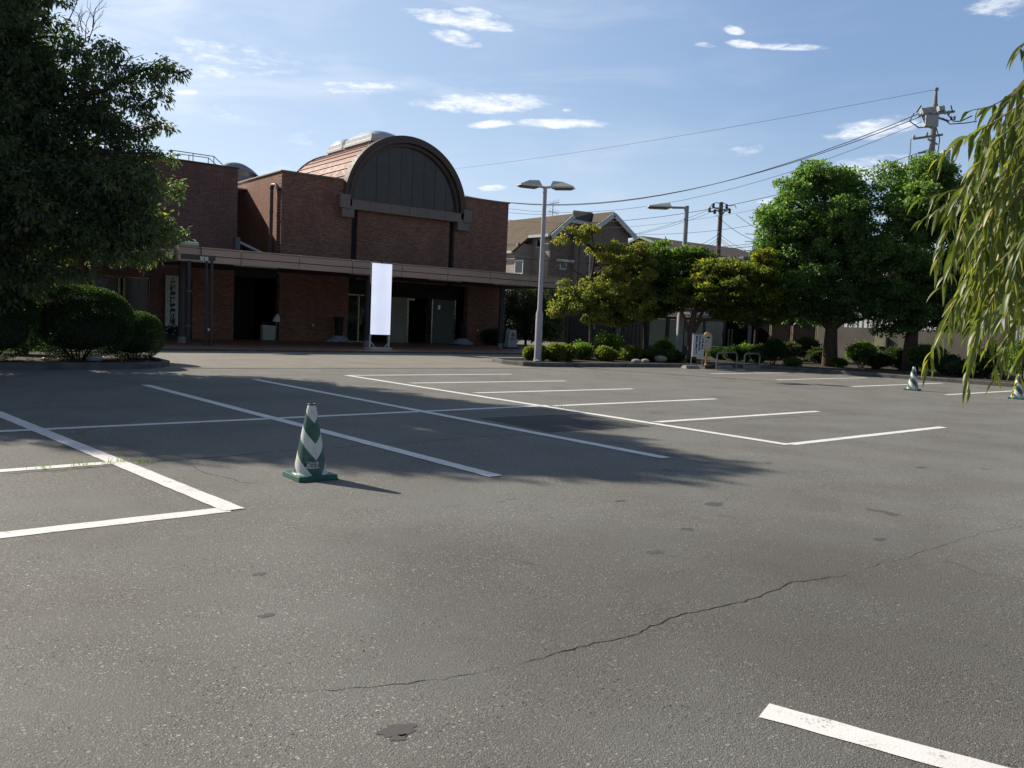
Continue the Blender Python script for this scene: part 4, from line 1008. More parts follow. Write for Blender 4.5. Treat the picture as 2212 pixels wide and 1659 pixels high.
MB().prism([(pk[1]-1.2, pk[2]-1.45), (pk[1], pk[2]-.95), (pk[1]+1.2, pk[2]-1.45)], 'x', X2+.42, X2+.48).build('gable_vent', DARK, h2)
# grey house behind the timber fence
h3 = thing('grey_house', 'grey walled house with a pale canopy roof behind the timber fence', 'house', (50, 33, 0))
GRW = mat('grey_house_wall', (.24, .23, .26), (.20, .19, .22), .8, scale=.8)
MB().box(43.0, 52, 33.0, 42, 0, 3.6).build('wall', GRW, h3)
MB().box(42.4, 52.4, 32.2, 42.5, 3.6, 3.78).build('roof', GREY_M, h3)
MB().box(43.4, 50, 34.0, 41, 3.78, 5.8).build('upper_wall', PALE, h3)
MB().box(43.0, 50.4, 33.6, 41.4, 5.8, 5.95).build('upper_roof', mat('grey_roof', (.2, .2, .22), rough=.6), h3)
f_ = MB().box(44.6, 46.0, 32.93, 32.99, 1.2, 2.5).build('window', TRIMW, h3); MB().box(44.7, 45.9, 32.9, 32.92, 1.3, 2.4).build('pane', DGLASS, f_)
# carport with curved grey roof
cpr = thing('carport', 'carport with a curved pale grey metal roof behind the glass fence', 'carport', (41, 36, 0))
V = []; F = []; n = 8
for i in range(n+1):
    a = math.pi/2*i/n; xx = 37.2-.0+(.7*(1-math.cos(a)) if True else 0)
for i, (yy_, zz_) in enumerate([(33.2, 2.25), (33.22, 2.42), (33.32, 2.56), (33.5, 2.66), (34.0, 2.72), (36.5, 2.78), (38.0, 2.8)]):
    V += [(38.4, yy_, zz_), (43.4, yy_, zz_)]
F = [(2*i, 2*i+1, 2*i+3, 2*i+2) for i in range(6)]
o = MB().add(V, F).build('curved_roof', mat('carport_sheet', (.55, .60, .66), (.48, .52, .58), .35), cpr); sm_ = o.modifiers.new('solid', 'SOLIDIFY'); sm_.thickness = .05
MB().beam((38.36, 33.2, 2.2), (38.36, 33.25, 2.45), .1, .08).beam((38.36, 33.25, 2.45), (38.36, 33.6, 2.68), .1, .08).beam((38.36, 33.6, 2.68), (38.36, 38, 2.8), .1, .08).build('edge_frame', BRONZE, cpr)
for q in (38.5, 41, 43.2): MB().box(q-.05, q+.05, 33.3, 33.4, 0, 2.4).build('post', GREY_M, cpr)
ltc = thing('lattice_balcony', 'tan lattice balcony front above the frosted glass fence', 'balcony', (36.5, 34, 0))
lx0, lx1 = atY(1424, 690, 33.8)[0], atY(1490, 690, 33.8)[0]
lzt, lzb = atY(1430, 677, 33.8)[2], atY(1430, 697, 33.8)[2]
LATT = mat('tan_lattice', (.42, .30, .20), (.36, .25, .17), .6)
lm = MB(); lm.box(lx0, lx1, 33.8, 33.86, lzt-.06, lzt); lm.box(lx0, lx1, 33.8, 33.86, lzb, lzb+.05)
for k in range(26): q = lx0+(lx1-lx0)*k/25; lm.box(q-.02, q+.02, 33.81, 33.85, lzb, lzt)
lm.build('lattice', LATT, ltc); MB().box(lx0, lx1, 33.87, 36, 0, lzb).build('support', DARK, ltc)
# white clad shed
shd = thing('white_clad_shed', 'long white ribbed metal shed behind the rendered wall', 'shed', (45, 22, 0))
WCL = mat('white_cladding', (.72, .72, .76), (.66, .66, .70), .5, scale=.7)
MB().box(43.2, 43.4, 14.5, 27.8, 0, 3.35).build('wall', WCL, shd)
rb = MB(); 
for k in range(46): q = 14.6+k*.29; rb.box(43.17, 43.2, q, q+.03, .3, 3.33)
rb.build('rib', mat('cladding_rib', (.45, .45, .48), rough=.5), shd)
MB().box(43.0, 50, 14.2, 28, 3.36, 3.5).build('roof', GREY_M, shd)
MB().box(43.10, 43.16, 27.0, 27.45, 2.0, 3.0).build('poster', mat('blue_poster', (.12, .22, .42), (.4, .45, .55), .5, scale=5), shd)
ph = thing('pale_far_house', 'pale house wall and slanting roof showing between the big trees', 'house', (56, 30, 0))
MB().box(52, 60, 24, 31, 0, 4.3).build('wall', PALE, ph)
slab(MB(), [(51.5, 23.5, 4.2), (60.5, 23.5, 4.2), (60.5, 27.5, 6.3), (51.5, 27.5, 6.3)], .2).build('roof', mat('tan_roof', (.3, .24, .18), rough=.7), ph)
slab(MB(), [(51.5, 31.5, 4.2), (60.5, 31.5, 4.2), (60.5, 27.5, 6.3), (51.5, 27.5, 6.3)], .2).build('roof', bpy.data.materials['tan_roof'], ph)

# ------------------------------------------------------------------ utility poles and wires
PCON = mat('pole_concrete', (.27, .25, .25), (.20, .185, .185), .8, scale=3)
WIREM = mat('black_wire', (.02, .02, .025), rough=.6)
CER = mat('insulator', (.45, .40, .36), rough=.3)
PD = 42.0
pt = atD(2023, 190, PD); pb = (pt[0], pt[1], 0)
px_, py_ = pt[0], pt[1]
pole = thing('utility_pole', 'tall concrete utility pole with switch boxes and many cables at right', 'utility pole', pb, 'utility poles')
def pp(x, y, dd=0.0): return atD(x, y, PD-dd)
zsp = pp(2021, 243)[2]
MB().tube([(px_, py_, 0), (px_, py_, zsp+.4)], [.2, .13], 14).build('shaft', PCON, pole)
MB().tube([(px_, py_, zsp+.4), (px_, py_, pt[2]-.12)], [.10, .055], 12).tube([(px_, py_, pt[2]-.12), (px_, py_, pt[2])], .10, 12).build('spike', PCON, pole)
EQ = mat('equipment_grey', (.46, .48, .49), (.40, .42, .43), .5)
ea = pp(2003, 257, .35); eb = pp(1990, 238, .25)
def pbox(x0, y0, x1, y1, dd, th, nm, m_):
    a, b = pp(x0, y0, dd), pp(x1, y1, dd); c = (a+b)/2; wd = abs((b-a)@RT); h = abs(a[2]-b[2])
    d = Vector((Sh[0], Sh[1], 0)); A = Vector(c)-d*wd/2; B = Vector(c)+d*wd/2
    return MB().beam(A, B, th, h).build(nm, m_, pole, .01)
pbox(1996, 249, 2024, 275, .35, .35, 'switch_box', EQ)
pbox(2034, 325, 2050, 349, .3, .3, 'meter_box', EQ)
pbox(2008, 232, 2020, 247, .3, .25, 'arrester_box', EQ)
MB().tube([pp(1990, 242, .3), pp(2010, 238, .3)], .2, 10).build('transformer_can', EQ, pole)
MB().tube([pp(2026, 236, .2), pp(2038, 234, .2)], .16, 10).build('transformer_can', EQ, pole)
for (a, b, w_) in (((1972, 300), (2036, 291), .10), ((1983, 250), (2062, 241), .10), ((1982, 331), (2020, 325), .09), ((2004, 300), (2025, 312), .07), ((2008, 248), (2050, 262), .08)):
    MB().beam(pp(*a, .25), pp(*b, .25), w_, w_).build('crossarm', GREY_M, pole)
ins = MB()
for (x, y) in ((1997, 244), (1991, 247), (2028, 244), (2041, 243), (2050, 243), (2055, 256), (2062, 255), (2002, 290), (2026, 247), (1974, 296)):
    q = pp(x, y, .3); ins.lathe(q[0], q[1], [(.02, q[2]-.1), (.075, q[2]-.06), (.04, q[2]-.02), (.075, q[2]+.03), (.03, q[2]+.1)], 8)
ins.build('insulator', CER, pole)
cab = MB()
def cpx(pts, r_): cab.cut().tube([pp(x, y, .4) for x, y in pts], r_, 5)
cpx([(1975, 244), (1965, 262), (1985, 276), (2003, 274), (2014, 262)], .03); cpx([(1992, 250), (1998, 268), (2012, 278), (2020, 265)], .025)
cpx([(2046, 246), (2060, 262), (2075, 262), (2100, 250)], .03); cpx([(2036, 255), (2052, 268), (2085, 266), (2110, 262)], .025)
cpx([(1968, 300), (1966, 330), (1960, 366)], .018); cpx([(2022, 275), (2030, 300), (2026, 330), (2030, 350)], .025); cpx([(2040, 349), (2038, 360), (2030, 368)], .03)
cpx([(1980, 243), (1990, 228)], .035); cpx([(2058, 243), (2054, 228)], .03)
for k in range(9): 
    z = 1.8+k*.9; cab.cut().beam((px_-.2, py_, z), (px_+.2, py_, z), .02, .02)
cab.pieces('jumper_cable', WIREM, pole)
P2D = 72.0
q2 = atD(1558, 437, P2D)
pole2 = thing('utility_pole', 'brown utility pole with two crossarms standing behind the low brown roof', 'utility pole', (q2[0], q2[1], 0), 'utility poles')
PBR = mat('pole_brown', (.13, .09, .08), (.10, .07, .06), .8)
def p2(x, y): return atD(x, y, P2D)
MB().tube([(q2[0], q2[1], 0), tuple(q2)], [.26, .17], 12).build('shaft', PBR, pole2)
for a, b in (((1540, 448), (1572, 456)), ((1530, 458), (1577, 451)), ((1552, 472), (1566, 456))): MB().beam(p2(*a), p2(*b), .11, .11).build('crossarm', GREY_M, pole2)
ins = MB()
for (x, y) in ((1541, 444), (1570, 446), (1533, 453), (1576, 456), (1544, 457), (1554, 505), (1553, 514), (1553, 519)): q = p2(x, y); ins.lathe(q[0], q[1], [(.05, q[2]-.2), (.15, q[2]-.12), (.08, q[2]), (.15, q[2]+.1), (.05, q[2]+.2)], 8)
ins.build('insulator', mat('dark_insulator', (.05, .05, .06), rough=.4), pole2)
cab = MB()
for pts in ([(1531, 452), (1538, 441), (1549, 437), (1562, 445)], [(1562, 438), (1576, 445), (1588, 443), (1590, 450)], [(1538, 458), (1545, 452), (1552, 458)]): cab.cut().tube([p2(*q) for q in pts], .03, 5)
cab.pieces('jumper_cable', WIREM, pole2)

def wire(lab, A, B, sag, r_=.012, n=24):
    A, B = Vector([float(c) for c in A]), Vector([float(c) for c in B])
    pts = [A.lerp(B, i/n)-Vector((0, 0, sag*4*(i/n)*(1-i/n))) for i in range(n+1)]
    o = MB().tube(pts, r_, 5).build('overhead_wire', WIREM)
    # its own place: origin at the first end
    o.location = A
    for v in o.data.vertices: v.co -= A
    return tag(o, lab, 'wire', 'overhead wires')
def W(lab, x0, y0, d0, x1, y1, d1, sag, r_=.02): return wire(lab, atD(x0, y0, d0), atD(x1, y1, d1), sag, r_*.62)
W('topmost thin wire running from the tip of the tall pole to the arch', 2022, 193, PD, 900, 374, 75, .35, .016)
W('upper strand of the thick sagging cable pair left of the tall pole', 1988, 244, PD, 900, 391, 72, 3.1, .035)
W('lower strand of the thick sagging cable pair left of the tall pole', 1988, 252, PD, 900, 394, 72, 2.9, .035)
W('third cable under the thick pair at the tall pole', 1994, 262, PD, 900, 397, 72, 3.3, .02)
W('black cable from the crossing height of the tall pole down to the brick hall corner', 2008, 322, PD, 1000, 460, 66, 1.9, .026)
W('thin grey wire just below the black cable, above the house aerial', 2015, 362, PD, 1000, 478, 70, 1.6, .014)
W('upper wire leaving the brown pole to the left', 1531, 453, P2D, 1000, 455, 95, 2.9, .025)
W('lower wire leaving the brown pole to the left', 1530, 461, P2D, 1000, 461, 95, 2.6, .025)
W('drop wire from the tall pole to the white gable of the brown house', 2012, 372, PD, 1357, 505, 50, .9, .016)
W('bright cable crossing low in front of the brown house', 1700, 612, 50, 1000, 596, 47, .5, .028)
W('second low cable over the house windows', 1640, 560, 50, 1000, 543, 50, .5, .02)
W('low black cable over the long brown roof', 2015, 470, PD, 1330, 540, 58, .6, .03)
W('lowest black cable over the long brown roof', 2015, 478, PD, 1370, 546, 58, .2, .024)
W('upper sagging wire right of the brown pole', 1590, 463, P2D, 1760, 505, 70, .9, .03)
W('lower sagging wire right of the brown pole', 1546, 463, P2D, 1760, 500, 70, 1.6, .03)
for k, (y0, y1) in enumerate(((506, 540), (514, 552), (519, 566))):
    W('%s of three service wires falling left from the brown pole' % ('top', 'middle', 'lowest')[k], 1552, y0, P2D, 1430, y1, 66, .5, .026)
    W('%s of three service wires falling right from the brown pole' % ('top', 'middle', 'lowest')[k], 1555, y0, P2D, 1690, y1+10, 66, .6, .026)
W('upper of two far wires between the hall corner and the aerial', 1190, 463, 80, 1000, 441, 90, .3, .03)
W('lower of two far wires between the hall corner and the aerial', 1175, 522, 80, 1000, 478, 90, .3, .03)
# far pylons
def pylon(x, yt, yb, dist, lab):
    a = atD(x, yt, dist); b = atD(x, yb, dist); Hh = a[2]; 
    t_ = thing('lattice_pylon', lab, 'pylon', (a[0], a[1], 0), 'far pylons')
    mb = MB(); wb = Hh*.10
    lv = np.linspace(0, 1, 9)
    cor = lambda f, k: (a[0]+(1-f*.86)*wb*(1, 1, -1, -1)[k], a[1]+(1-f*.86)*wb*(1, -1, -1, 1)[k], Hh*f)
    for k in range(4):
        for i in range(8):
            mb.tube([cor(lv[i], k), cor(lv[i+1], k)], Hh*.004, 4); mb.tube([cor(lv[i], k), cor(lv[i+1], (k+1) % 4)], Hh*.0025, 4)
    mb.build('lattice', mat('pylon_steel', (.3, .32, .36), rough=.6) if 'pylon_steel' not in bpy.data.materials else bpy.data.materials['pylon_steel'], t_)
    for f in (.82, .91, .985): MB().beam((a[0]-Sh[0]*wb*1.2, a[1]-Sh[1]*wb*1.2, Hh*f), (a[0]+Sh[0]*wb*1.2, a[1]+Sh[1]*wb*1.2, Hh*f), Hh*.006, Hh*.006).build('crossarm', bpy.data.materials['pylon_steel'], t_)
pylon(1159.5, 474, 520, 330, 'far lattice pylon left of the aerial behind the brown house')
pylon(1636, 503, 545, 420, 'far lattice pylon beside the left edge of the big green tree')


# ------------------------------------------------------------------ plants
NR = np.random.default_rng(11)
SH3, FH3 = Sh, Fh
def unit(a): return a/np.maximum(1e-9, np.linalg.norm(a, axis=1, keepdims=True))
def leaf_object(name, mat_, parent, pos, dirn, L, Wd, tint, fold=.18, nrm=None):
    """one four-cornered folded leaf per position"""
    n = len(pos); d = unit(dirn)
    if nrm is None: nrm = NR.normal(size=(n, 3))+np.array([0, 0, .6])
    s = unit(np.cross(d, nrm)); m = np.cross(s, d)
    L = L.reshape(-1, 1); Wd = Wd.reshape(-1, 1)
    mid = pos+d*L*.42
    V = np.empty((n, 4, 3)); V[:, 0] = pos; V[:, 1] = mid+s*Wd*.5+m*Wd*fold; V[:, 2] = pos+d*L-m*L*.06; V[:, 3] = mid-s*Wd*.5+m*Wd*fold
    V = V.reshape(-1, 3)
    off = np.zeros(3); q = parent
    while q is not None: off += np.array(q.location); q = q.parent
    V -= off
    me = bpy.data.meshes.new(name); me.vertices.add(n*4); me.vertices.foreach_set('co', V.ravel().astype(np.float32))
    idx = (np.arange(n)*4).reshape(-1, 1)+np.array([[0, 1, 2, 0, 2, 3]])
    me.loops.add(n*6); me.loops.foreach_set('vertex_index', idx.ravel().astype(np.int32))
    me.polygons.add(n*2); me.polygons.foreach_set('loop_start', (np.arange(n*2)*3).astype(np.int32))
    try: me.polygons.foreach_set('loop_total', np.full(n*2, 3, np.int32))
    except Exception: pass
    at = me.attributes.new('tint', 'FLOAT', 'FACE'); at.data.foreach_set('value', np.repeat(tint, 2).astype(np.float32))
    me.update(); me.materials.append(mat_)
    o = bpy.data.objects.new(name, me); COL.objects.link(o); o.parent = parent
    return o
def blob(px, py, D, rx, rz, rd=None):
    """ellipsoid: centre from a sight line and distance, radii in px at that distance, depth radius in m"""
    k = D/FPX; c = atD(px, py, D)
    return (c, rx*k, rd if rd is not None else (rx+rz)/2*k, rz*k)
def sample_crown(blobs, n, shell=.5, low=-.9, sel=1.0):
    B = np.array([[*b[0], b[1], b[2], b[3]] for b in blobs]); wgt = (B[:, 3]*B[:, 5]+B[:, 3]*B[:, 4]+B[:, 4]*B[:, 5]); wgt /= wgt.sum()
    k = NR.choice(len(B), n, p=wgt); u = unit(NR.normal(size=(n, 3)))
    u[:, 2] = np.where(u[:, 2] < low, -u[:, 2], u[:, 2])
    r = (shell+(1-shell)*NR.random(n)**.6).reshape(-1, 1)
    b = B[k]
    return b[:, :3]+(u[:, 0:1]*b[:, 3:4]*SH3+u[:, 1:2]*b[:, 4:5]*FH3+u[:, 2:3]*b[:, 5:6]*Uh)*r, u, k
def foliage(name, mat_, parent, blobs, nclump, per, cr, L, Wd, droop=.5, flat=.7, shell=.55, tint_bias=None, low=-.9, jitter=.25):
    C, u, k = sample_crown(blobs, nclump, shell, low)
    n = nclump*per
    Ci = np.repeat(C, per, axis=0); v = unit(NR.normal(size=(n, 3)))
    rr = (cr*(.35+.65*NR.random(n))).reshape(-1, 1)
    csz = np.repeat(.6+.8*NR.random(nclump), per).reshape(-1, 1)
    pos = Ci+v*rr*csz*np.array([1, 1, flat])
    ui = np.repeat(u@np.array([SH3, FH3, Uh]), per, axis=0)
    d = v*.9+ui*.5+NR.normal(size=(n, 3))*.45+np.array([0, 0, -droop])
    ct = NR.random(nclump)
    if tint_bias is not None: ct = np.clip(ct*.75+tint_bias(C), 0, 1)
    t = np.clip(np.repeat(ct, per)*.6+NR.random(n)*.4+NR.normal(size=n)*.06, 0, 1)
    nrm = v*.6+NR.normal(size=(n, 3))*.45+np.array([0, 0, .7])
    leaf_object(name, mat_, parent, pos, d, L*(1-jitter+2*jitter*NR.random(n)), Wd*(1-jitter+2*jitter*NR.random(n)), t, nrm=nrm)
    return C
def clumps(blobs, n, r, shell=.45, low=-.95, flat=.75, seed_up=.12):
    C_, u, k = sample_crown(blobs, n, shell, low); out = []
    for c in C_:
        q = r*(.6+.8*NR.random()); out.append((c, q, q, q*flat))
    return out
def branches(trunk_pts, r0, r1, targets, parent, mat_, rb=.05, name='trunk', fan=None, sub=None):
    mb = MB(); n = len(trunk_pts); mb.tube(trunk_pts, list(np.linspace(r0, r1, n)), 12)
    P = [Vector(p) for p in trunk_pts]; rg = random.Random(len(targets)+int(r0*100))
    starts = []
    for tg in targets:
        tg = Vector(tg); best = min(P[max(1, n//3):], key=lambda q: (q-tg).length+max(0, q.z-tg.z)*2)
        s = best; mid = s.lerp(tg, .5)+Vector((rg.uniform(-.25, .25), rg.uniform(-.25, .25), rg.uniform(0, .35)))*min(1, (tg-s).length/2)
        q1 = s.lerp(mid, .5)+Vector((0, 0, .05)); q2 = mid.lerp(tg, .5)
        pts = [s, q1, mid, q2, tg]; mb.tube(pts, [rb, rb*.8, rb*.6, rb*.4, rb*.2], 6, False); starts += [mid, q2, tg]
    if sub is not None:
        S = starts if starts else P
        for tg in sub:
            tg = Vector(tg); s = min(S, key=lambda q: (q-tg).length)
            if (s-tg).length > 2.2: continue
            m_ = s.lerp(tg, .5)+Vector((rg.uniform(-.1, .1), rg.uniform(-.1, .1), rg.uniform(-.02, .12)))
            mb.tube([s, m_, tg], [rb*.3, rb*.2, rb*.08], 4, False)
    return mb.build(name, mat_, parent)

# leaf colours
L_DARK = leaf_mat('leaf_dark_green', [(0, (.038, .056, .036)), (.5, (.066, .094, .056)), (.93, (.11, .145, .075)), (1, (.34, .20, .04))], .42, .45)
L_BIG = leaf_mat('leaf_grey_green', [(0, (.055, .08, .055)), (.5, (.095, .13, .085)), (.93, (.15, .19, .11)), (1, (.42, .26, .06))], .52, .4, .5, 1.9)
L_CAMPH = leaf_mat('leaf_bright_green', [(0, (.034, .085, .034)), (.4, (.082, .15, .058)), (.75, (.165, .24, .095)), (1, (.29, .37, .16))], .54, .38, .5, 2.2)
L_DOG = leaf_mat('leaf_yellowing', [(0, (.07, .12, .04)), (.35, (.15, .20, .06)), (.68, (.26, .27, .085)), (.9, (.40, .31, .10)), (1, (.45, .25, .08))], .58)
L_GRN = leaf_mat('leaf_mid_green', [(0, (.04, .085, .028)), (.5, (.095, .165, .048)), (.85, (.19, .26, .07)), (1, (.31, .33, .10))], .58, .45, .4, 1.9)
L_MAP = leaf_mat('leaf_maple', [(0, (.03, .06, .02)), (.45, (.10, .135, .03)), (.75, (.25, .25, .05)), (1, (.42, .35, .07))], .58, .5, .4, 1.8)
L_HEDGE = leaf_mat('leaf_hedge', [(0, (.025, .055, .02)), (.6, (.045, .09, .03)), (1, (.08, .13, .04))], .45, .5)
L_AZA = leaf_mat('leaf_azalea', [(0, (.05, .08, .02)), (.5, (.12, .16, .04)), (.85, (.21, .22, .06)), (1, (.30, .2, .08))], .6, .5, .4, 2.0)
L_AZG = leaf_mat('leaf_azalea_green', [(0, (.05, .10, .024)), (.6, (.13, .22, .05)), (1, (.25, .33, .09))], .6, .5, .4, 2.0)

# --- big tree at left, its crown passes out of the top of the frame
D0 = 19.6
lt_ = thing('broadleaf_tree', 'huge dark leafy tree filling the upper left over the clipped bushes', 'tree', (1.9, 22.9, .1))
LB = [blob(*b) for b in ((40, 90, D0, 95, 95, 1.6), (95, 225, D0, 100, 100, 1.5), (-20, 260, D0, 140, 130, 1.9), (170, 350, D0, 118, 72, 1.4), (90, 420, D0, 160, 100, 1.8), (245, 412, D0, 84, 62, 1.1),
      (316, 464, D0+.6, 44, 58, .8), (40, 530, D0, 120, 55, 1.6), (190, 500, D0, 130, 52, 1.4), (250, 518, D0, 85, 28, 1.2), (-120, 420, D0, 150, 150, 1.6),
      (60, 590, D0-.6, 80, 28, .8), (-20, 610, D0-.8, 60, 30, .7),
      (-20, -90, D0, 110, 90, 1.9), (40, -10, D0, 75, 60, 1.2), (-250, 60, D0, 140, 150, 1.8), (-260, 250, D0, 130, 110, 1.7))]
TOPB = [(np.array(c)+np.array([.45, .38, -.85]), r, r, r*.85) for c, r in (((-3.3, 24.5, 11.7), 1.05), ((-2.0, 23.7, 11.9), 1.1), ((-.7, 22.8, 12.0), 1.1), ((.5, 22.2, 11.8), 1.0), ((-2.8, 23.6, 10.2), 1.4), ((-1.2, 23.2, 10.3), 1.4), ((.4, 22.9, 10.2), 1.3),
      ((1.5, 22.6, 9.9), 1.15), ((-3.4, 24.0, 8.2), 1.5), ((-1.4, 23.6, 8.3), 1.5), ((.6, 23.0, 8.4), 1.4), ((2.2, 22.7, 8.9), .9), ((-4.2, 24.6, 9.9), 1.2), ((-4.6, 24.2, 7.0), 1.6), ((1.3, 22.2, 10.9), .8), ((-1.4, 22.4, 11.2), 1.1), ((-2.9, 23.0, 6.6), 1.6), ((-6.2, 24.4, 8.2), 1.6), ((-5.5, 24.2, 5.5), 1.7), ((-3.3, 24.4, 5.6), 1.6), ((-1.4, 23.8, 5.6), 1.5), ((-5.2, 25, 4.6), 1.5), ((-3.8, 23.2, 4.4), 1.3), ((-.6, 22.8, 6.8), 1.2), ((-7.5, 24.5, 6), 1.8), ((-.6, 21.9, 4.3), 1.3), ((.9, 21.8, 4.2), 1.05), ((-2.3, 22.1, 4.4), 1.3), ((-3.9, 22.3, 4.6), 1.4))]
SPARSE = [blob(*b) for b in ((245, 290, D0, 62, 40, .8), (185, 180, D0, 62, 60, .8), (225, 240, D0, 70, 40, .6), (300, 375, D0, 62, 40, .7), (190, 255, D0, 60, 34, .6), (260, 175, D0-.3, 55, 48, .5), (320, 160, D0-.4, 40, 34, .4), (355, 150, D0-.4, 34, 26, .35), (385, 160, D0-.4, 20, 20, .3), (345, 205, D0-.3, 28, 34, .35), (300, 225, D0-.3, 40, 30, .4),
      (300, 285, D0, 45, 26, .5), (345, 275, D0, 26, 14, .3), (335, 330, D0+.2, 45, 16, .4), (365, 345, D0+.3, 22, 12, .3), (210, 115, D0, 48, 38, .5), (150, 110, D0, 40, 30, .5), (375, 500, D0+.8, 24, 30, .4), (245, 105, D0-.2, 22, 22, .3),
      (155, 590, D0-.7, 60, 14, .4), (30, 615, D0-1, 40, 24, .4), (385, 415, D0+.8, 20, 26, .3))]
KL = clumps(LB, 330, .55, .35)
C = foliage('crown', L_BIG, lt_, KL, 6200, 17, .19, .13, .06, droop=.7, shell=.55, jitter=.3)
foliage('upper_crown', L_DARK, lt_, TOPB, 3400, 22, .3, .22, .13, droop=.6, shell=.15)
foliage('outer_sprays', L_BIG, lt_, SPARSE, 620, 13, .15, .125, .05, droop=1.0, shell=.1)
tps = [(1.9, 22.9, 0), (1.95, 22.9, 1.2), (1.85, 22.95, 2.6), (1.9, 22.8, 4.2), (1.7, 22.9, 6.0), (1.6, 22.9, 8.0), (1.5, 22.8, 10.0)]
branches(tps, .28, .08, [tuple(b[0]) for b in LB+TOPB], lt_, BARK_D, .085, 'trunk', sub=C[::9])
lim = MB()
for pts, r_ in ((((170, 208), (225, 196), (255, 178), (290, 160), (318, 148), (350, 150), (385, 158), (408, 152)), .055), (((255, 178), (250, 150), (240, 140), (245, 110)), .03), (((300, 160), (330, 175), (350, 200), (362, 228)), .02),
                (((318, 148), (345, 128), (365, 122)), .018), (((160, 240), (240, 260), (300, 285), (350, 268)), .03), (((200, 330), (280, 330), (340, 330), (388, 352)), .03), (((385, 158), (398, 172), (405, 188)), .012),
                (((150, 180), (185, 190), (178, 175), (175, 160)), .03), (((240, 140), (275, 130), (310, 118)), .015), (((90, 560), (190, 590), (240, 600)), .02)):
    lim.cut().tube([atD(x, y, D0-.3) for x, y in pts], list(np.linspace(r_, r_*.3, len(pts))), 6)
lim.pieces('limb', BARK_D, lt_)
tw = MB(); rg = random.Random(4)
def twig(x, y, a, L_, r_, dep):
    x2, y2 = x+L_*math.sin(a), y-L_*math.cos(a)
    tw.tube([atD(x, y, D0), atD((x+x2)/2+rg.uniform(-2, 2), (y+y2)/2, D0), atD(x2, y2, D0)], [r_, r_*.8, r_*.6], 4, False)
    if dep:
        for q in (.45, .75, 1.0): twig(x+(x2-x)*q, y+(y2-y)*q, a+rg.choice((-1, 1))*rg.uniform(.3, .75), L_*rg.uniform(.45, .7), r_*.6, dep-1)
for (x, y, a) in ((185, 90, .05), (192, 85, .35), (178, 70, -.25), (150, 40, .4), (165, 10, .2), (200, 60, .15), (172, 95, -.1)): twig(x, y, a, 42, .012, 2)
tw.build('bare_twigs', mat('bare_twig', (.14, .11, .10), rough=.8), lt_)

# --- two big green trees at right
D3, D4 = 36.1, 35.2
t3 = thing('round_green_tree', 'big round bright green tree, left one of the two at right', 'tree', (32.5, 20.6, .1))
B3 = [blob(*b) for b in ((1700, 428, D3, 32, 40, 1.0), (1752, 402, D3, 36, 30, 1.1), (1795, 400, D3, 40, 28, 1.1), (1832, 415, D3, 22, 34, 1.0), (1668, 490, D3, 22, 50, .9), (1720, 480, D3, 50, 50, 1.6), (1790, 480, D3, 60, 60, 1.9),
     (1832, 490, D3, 16, 50, 1.2), (1680, 570, D3, 32, 50, 1.3), (1750, 570, D3, 65, 60, 2.1), (1830, 570, D3, 50, 60, 1.7), (1715, 640, D3, 50, 40, 1.6), (1790, 645, D3, 65, 38, 1.8), (1850, 640, D3, 40, 38, 1.3), (1700, 672, D3, 30, 22, .9),
     (1655, 560, D3, 14, 30, .6), (1760, 378, D3, 12, 16, .4), (1840, 385, D3, 12, 18, .4), (1695, 395, D3, 14, 14, .4), (1775, 682, D3, 80, 16, 1.2), (1700, 655, D3, 40, 24, 1.0), (1730, 620, D3-1.2, 30, 20, .5), (1690, 540, D3-1, 26, 18, .5))]
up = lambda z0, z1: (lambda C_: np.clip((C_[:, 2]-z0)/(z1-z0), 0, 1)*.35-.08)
K3 = clumps(B3, 300, .50)
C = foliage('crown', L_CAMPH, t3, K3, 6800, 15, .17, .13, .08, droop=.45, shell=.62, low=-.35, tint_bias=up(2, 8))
bs3 = gnd(1792, 790, .12)
tp = [tuple(bs3), tuple(atD(1793, 760, D3)), tuple(atD(1795, 725, D3)), tuple(atD(1797, 690, D3)), tuple(atD(1798, 640, D3)), tuple(atD(1795, 560, D3)), tuple(atD(1790, 480, D3))]
branches(tp, .34, .08, [tuple(b[0]) for b in B3], t3, BARK, .10, 'trunk', sub=C[::14])
MB().tube([atD(1797, 712, D3), atD(1782, 700, D3), atD(1770, 685, D3), atD(1758, 670, D3)], [.16, .14, .11, .08], 8).cut().tube([atD(1798, 712, D3), atD(1812, 700, D3), atD(1830, 690, D3), atD(1860, 690, D3), atD(1890, 680, D3)], [.15, .12, .10, .07, .04], 8).cut().tube([atD(1775, 692, D3), atD(1755, 690, D3), atD(1735, 686, D3), atD(1722, 678, D3)], [.03, .025, .02, .01], 5).pieces('limb', BARK, t3)
t4 = thing('round_green_tree', 'big yellowish green tree behind the willow sprays, right one of the two', 'tree', (33.8, 17.9, .1))
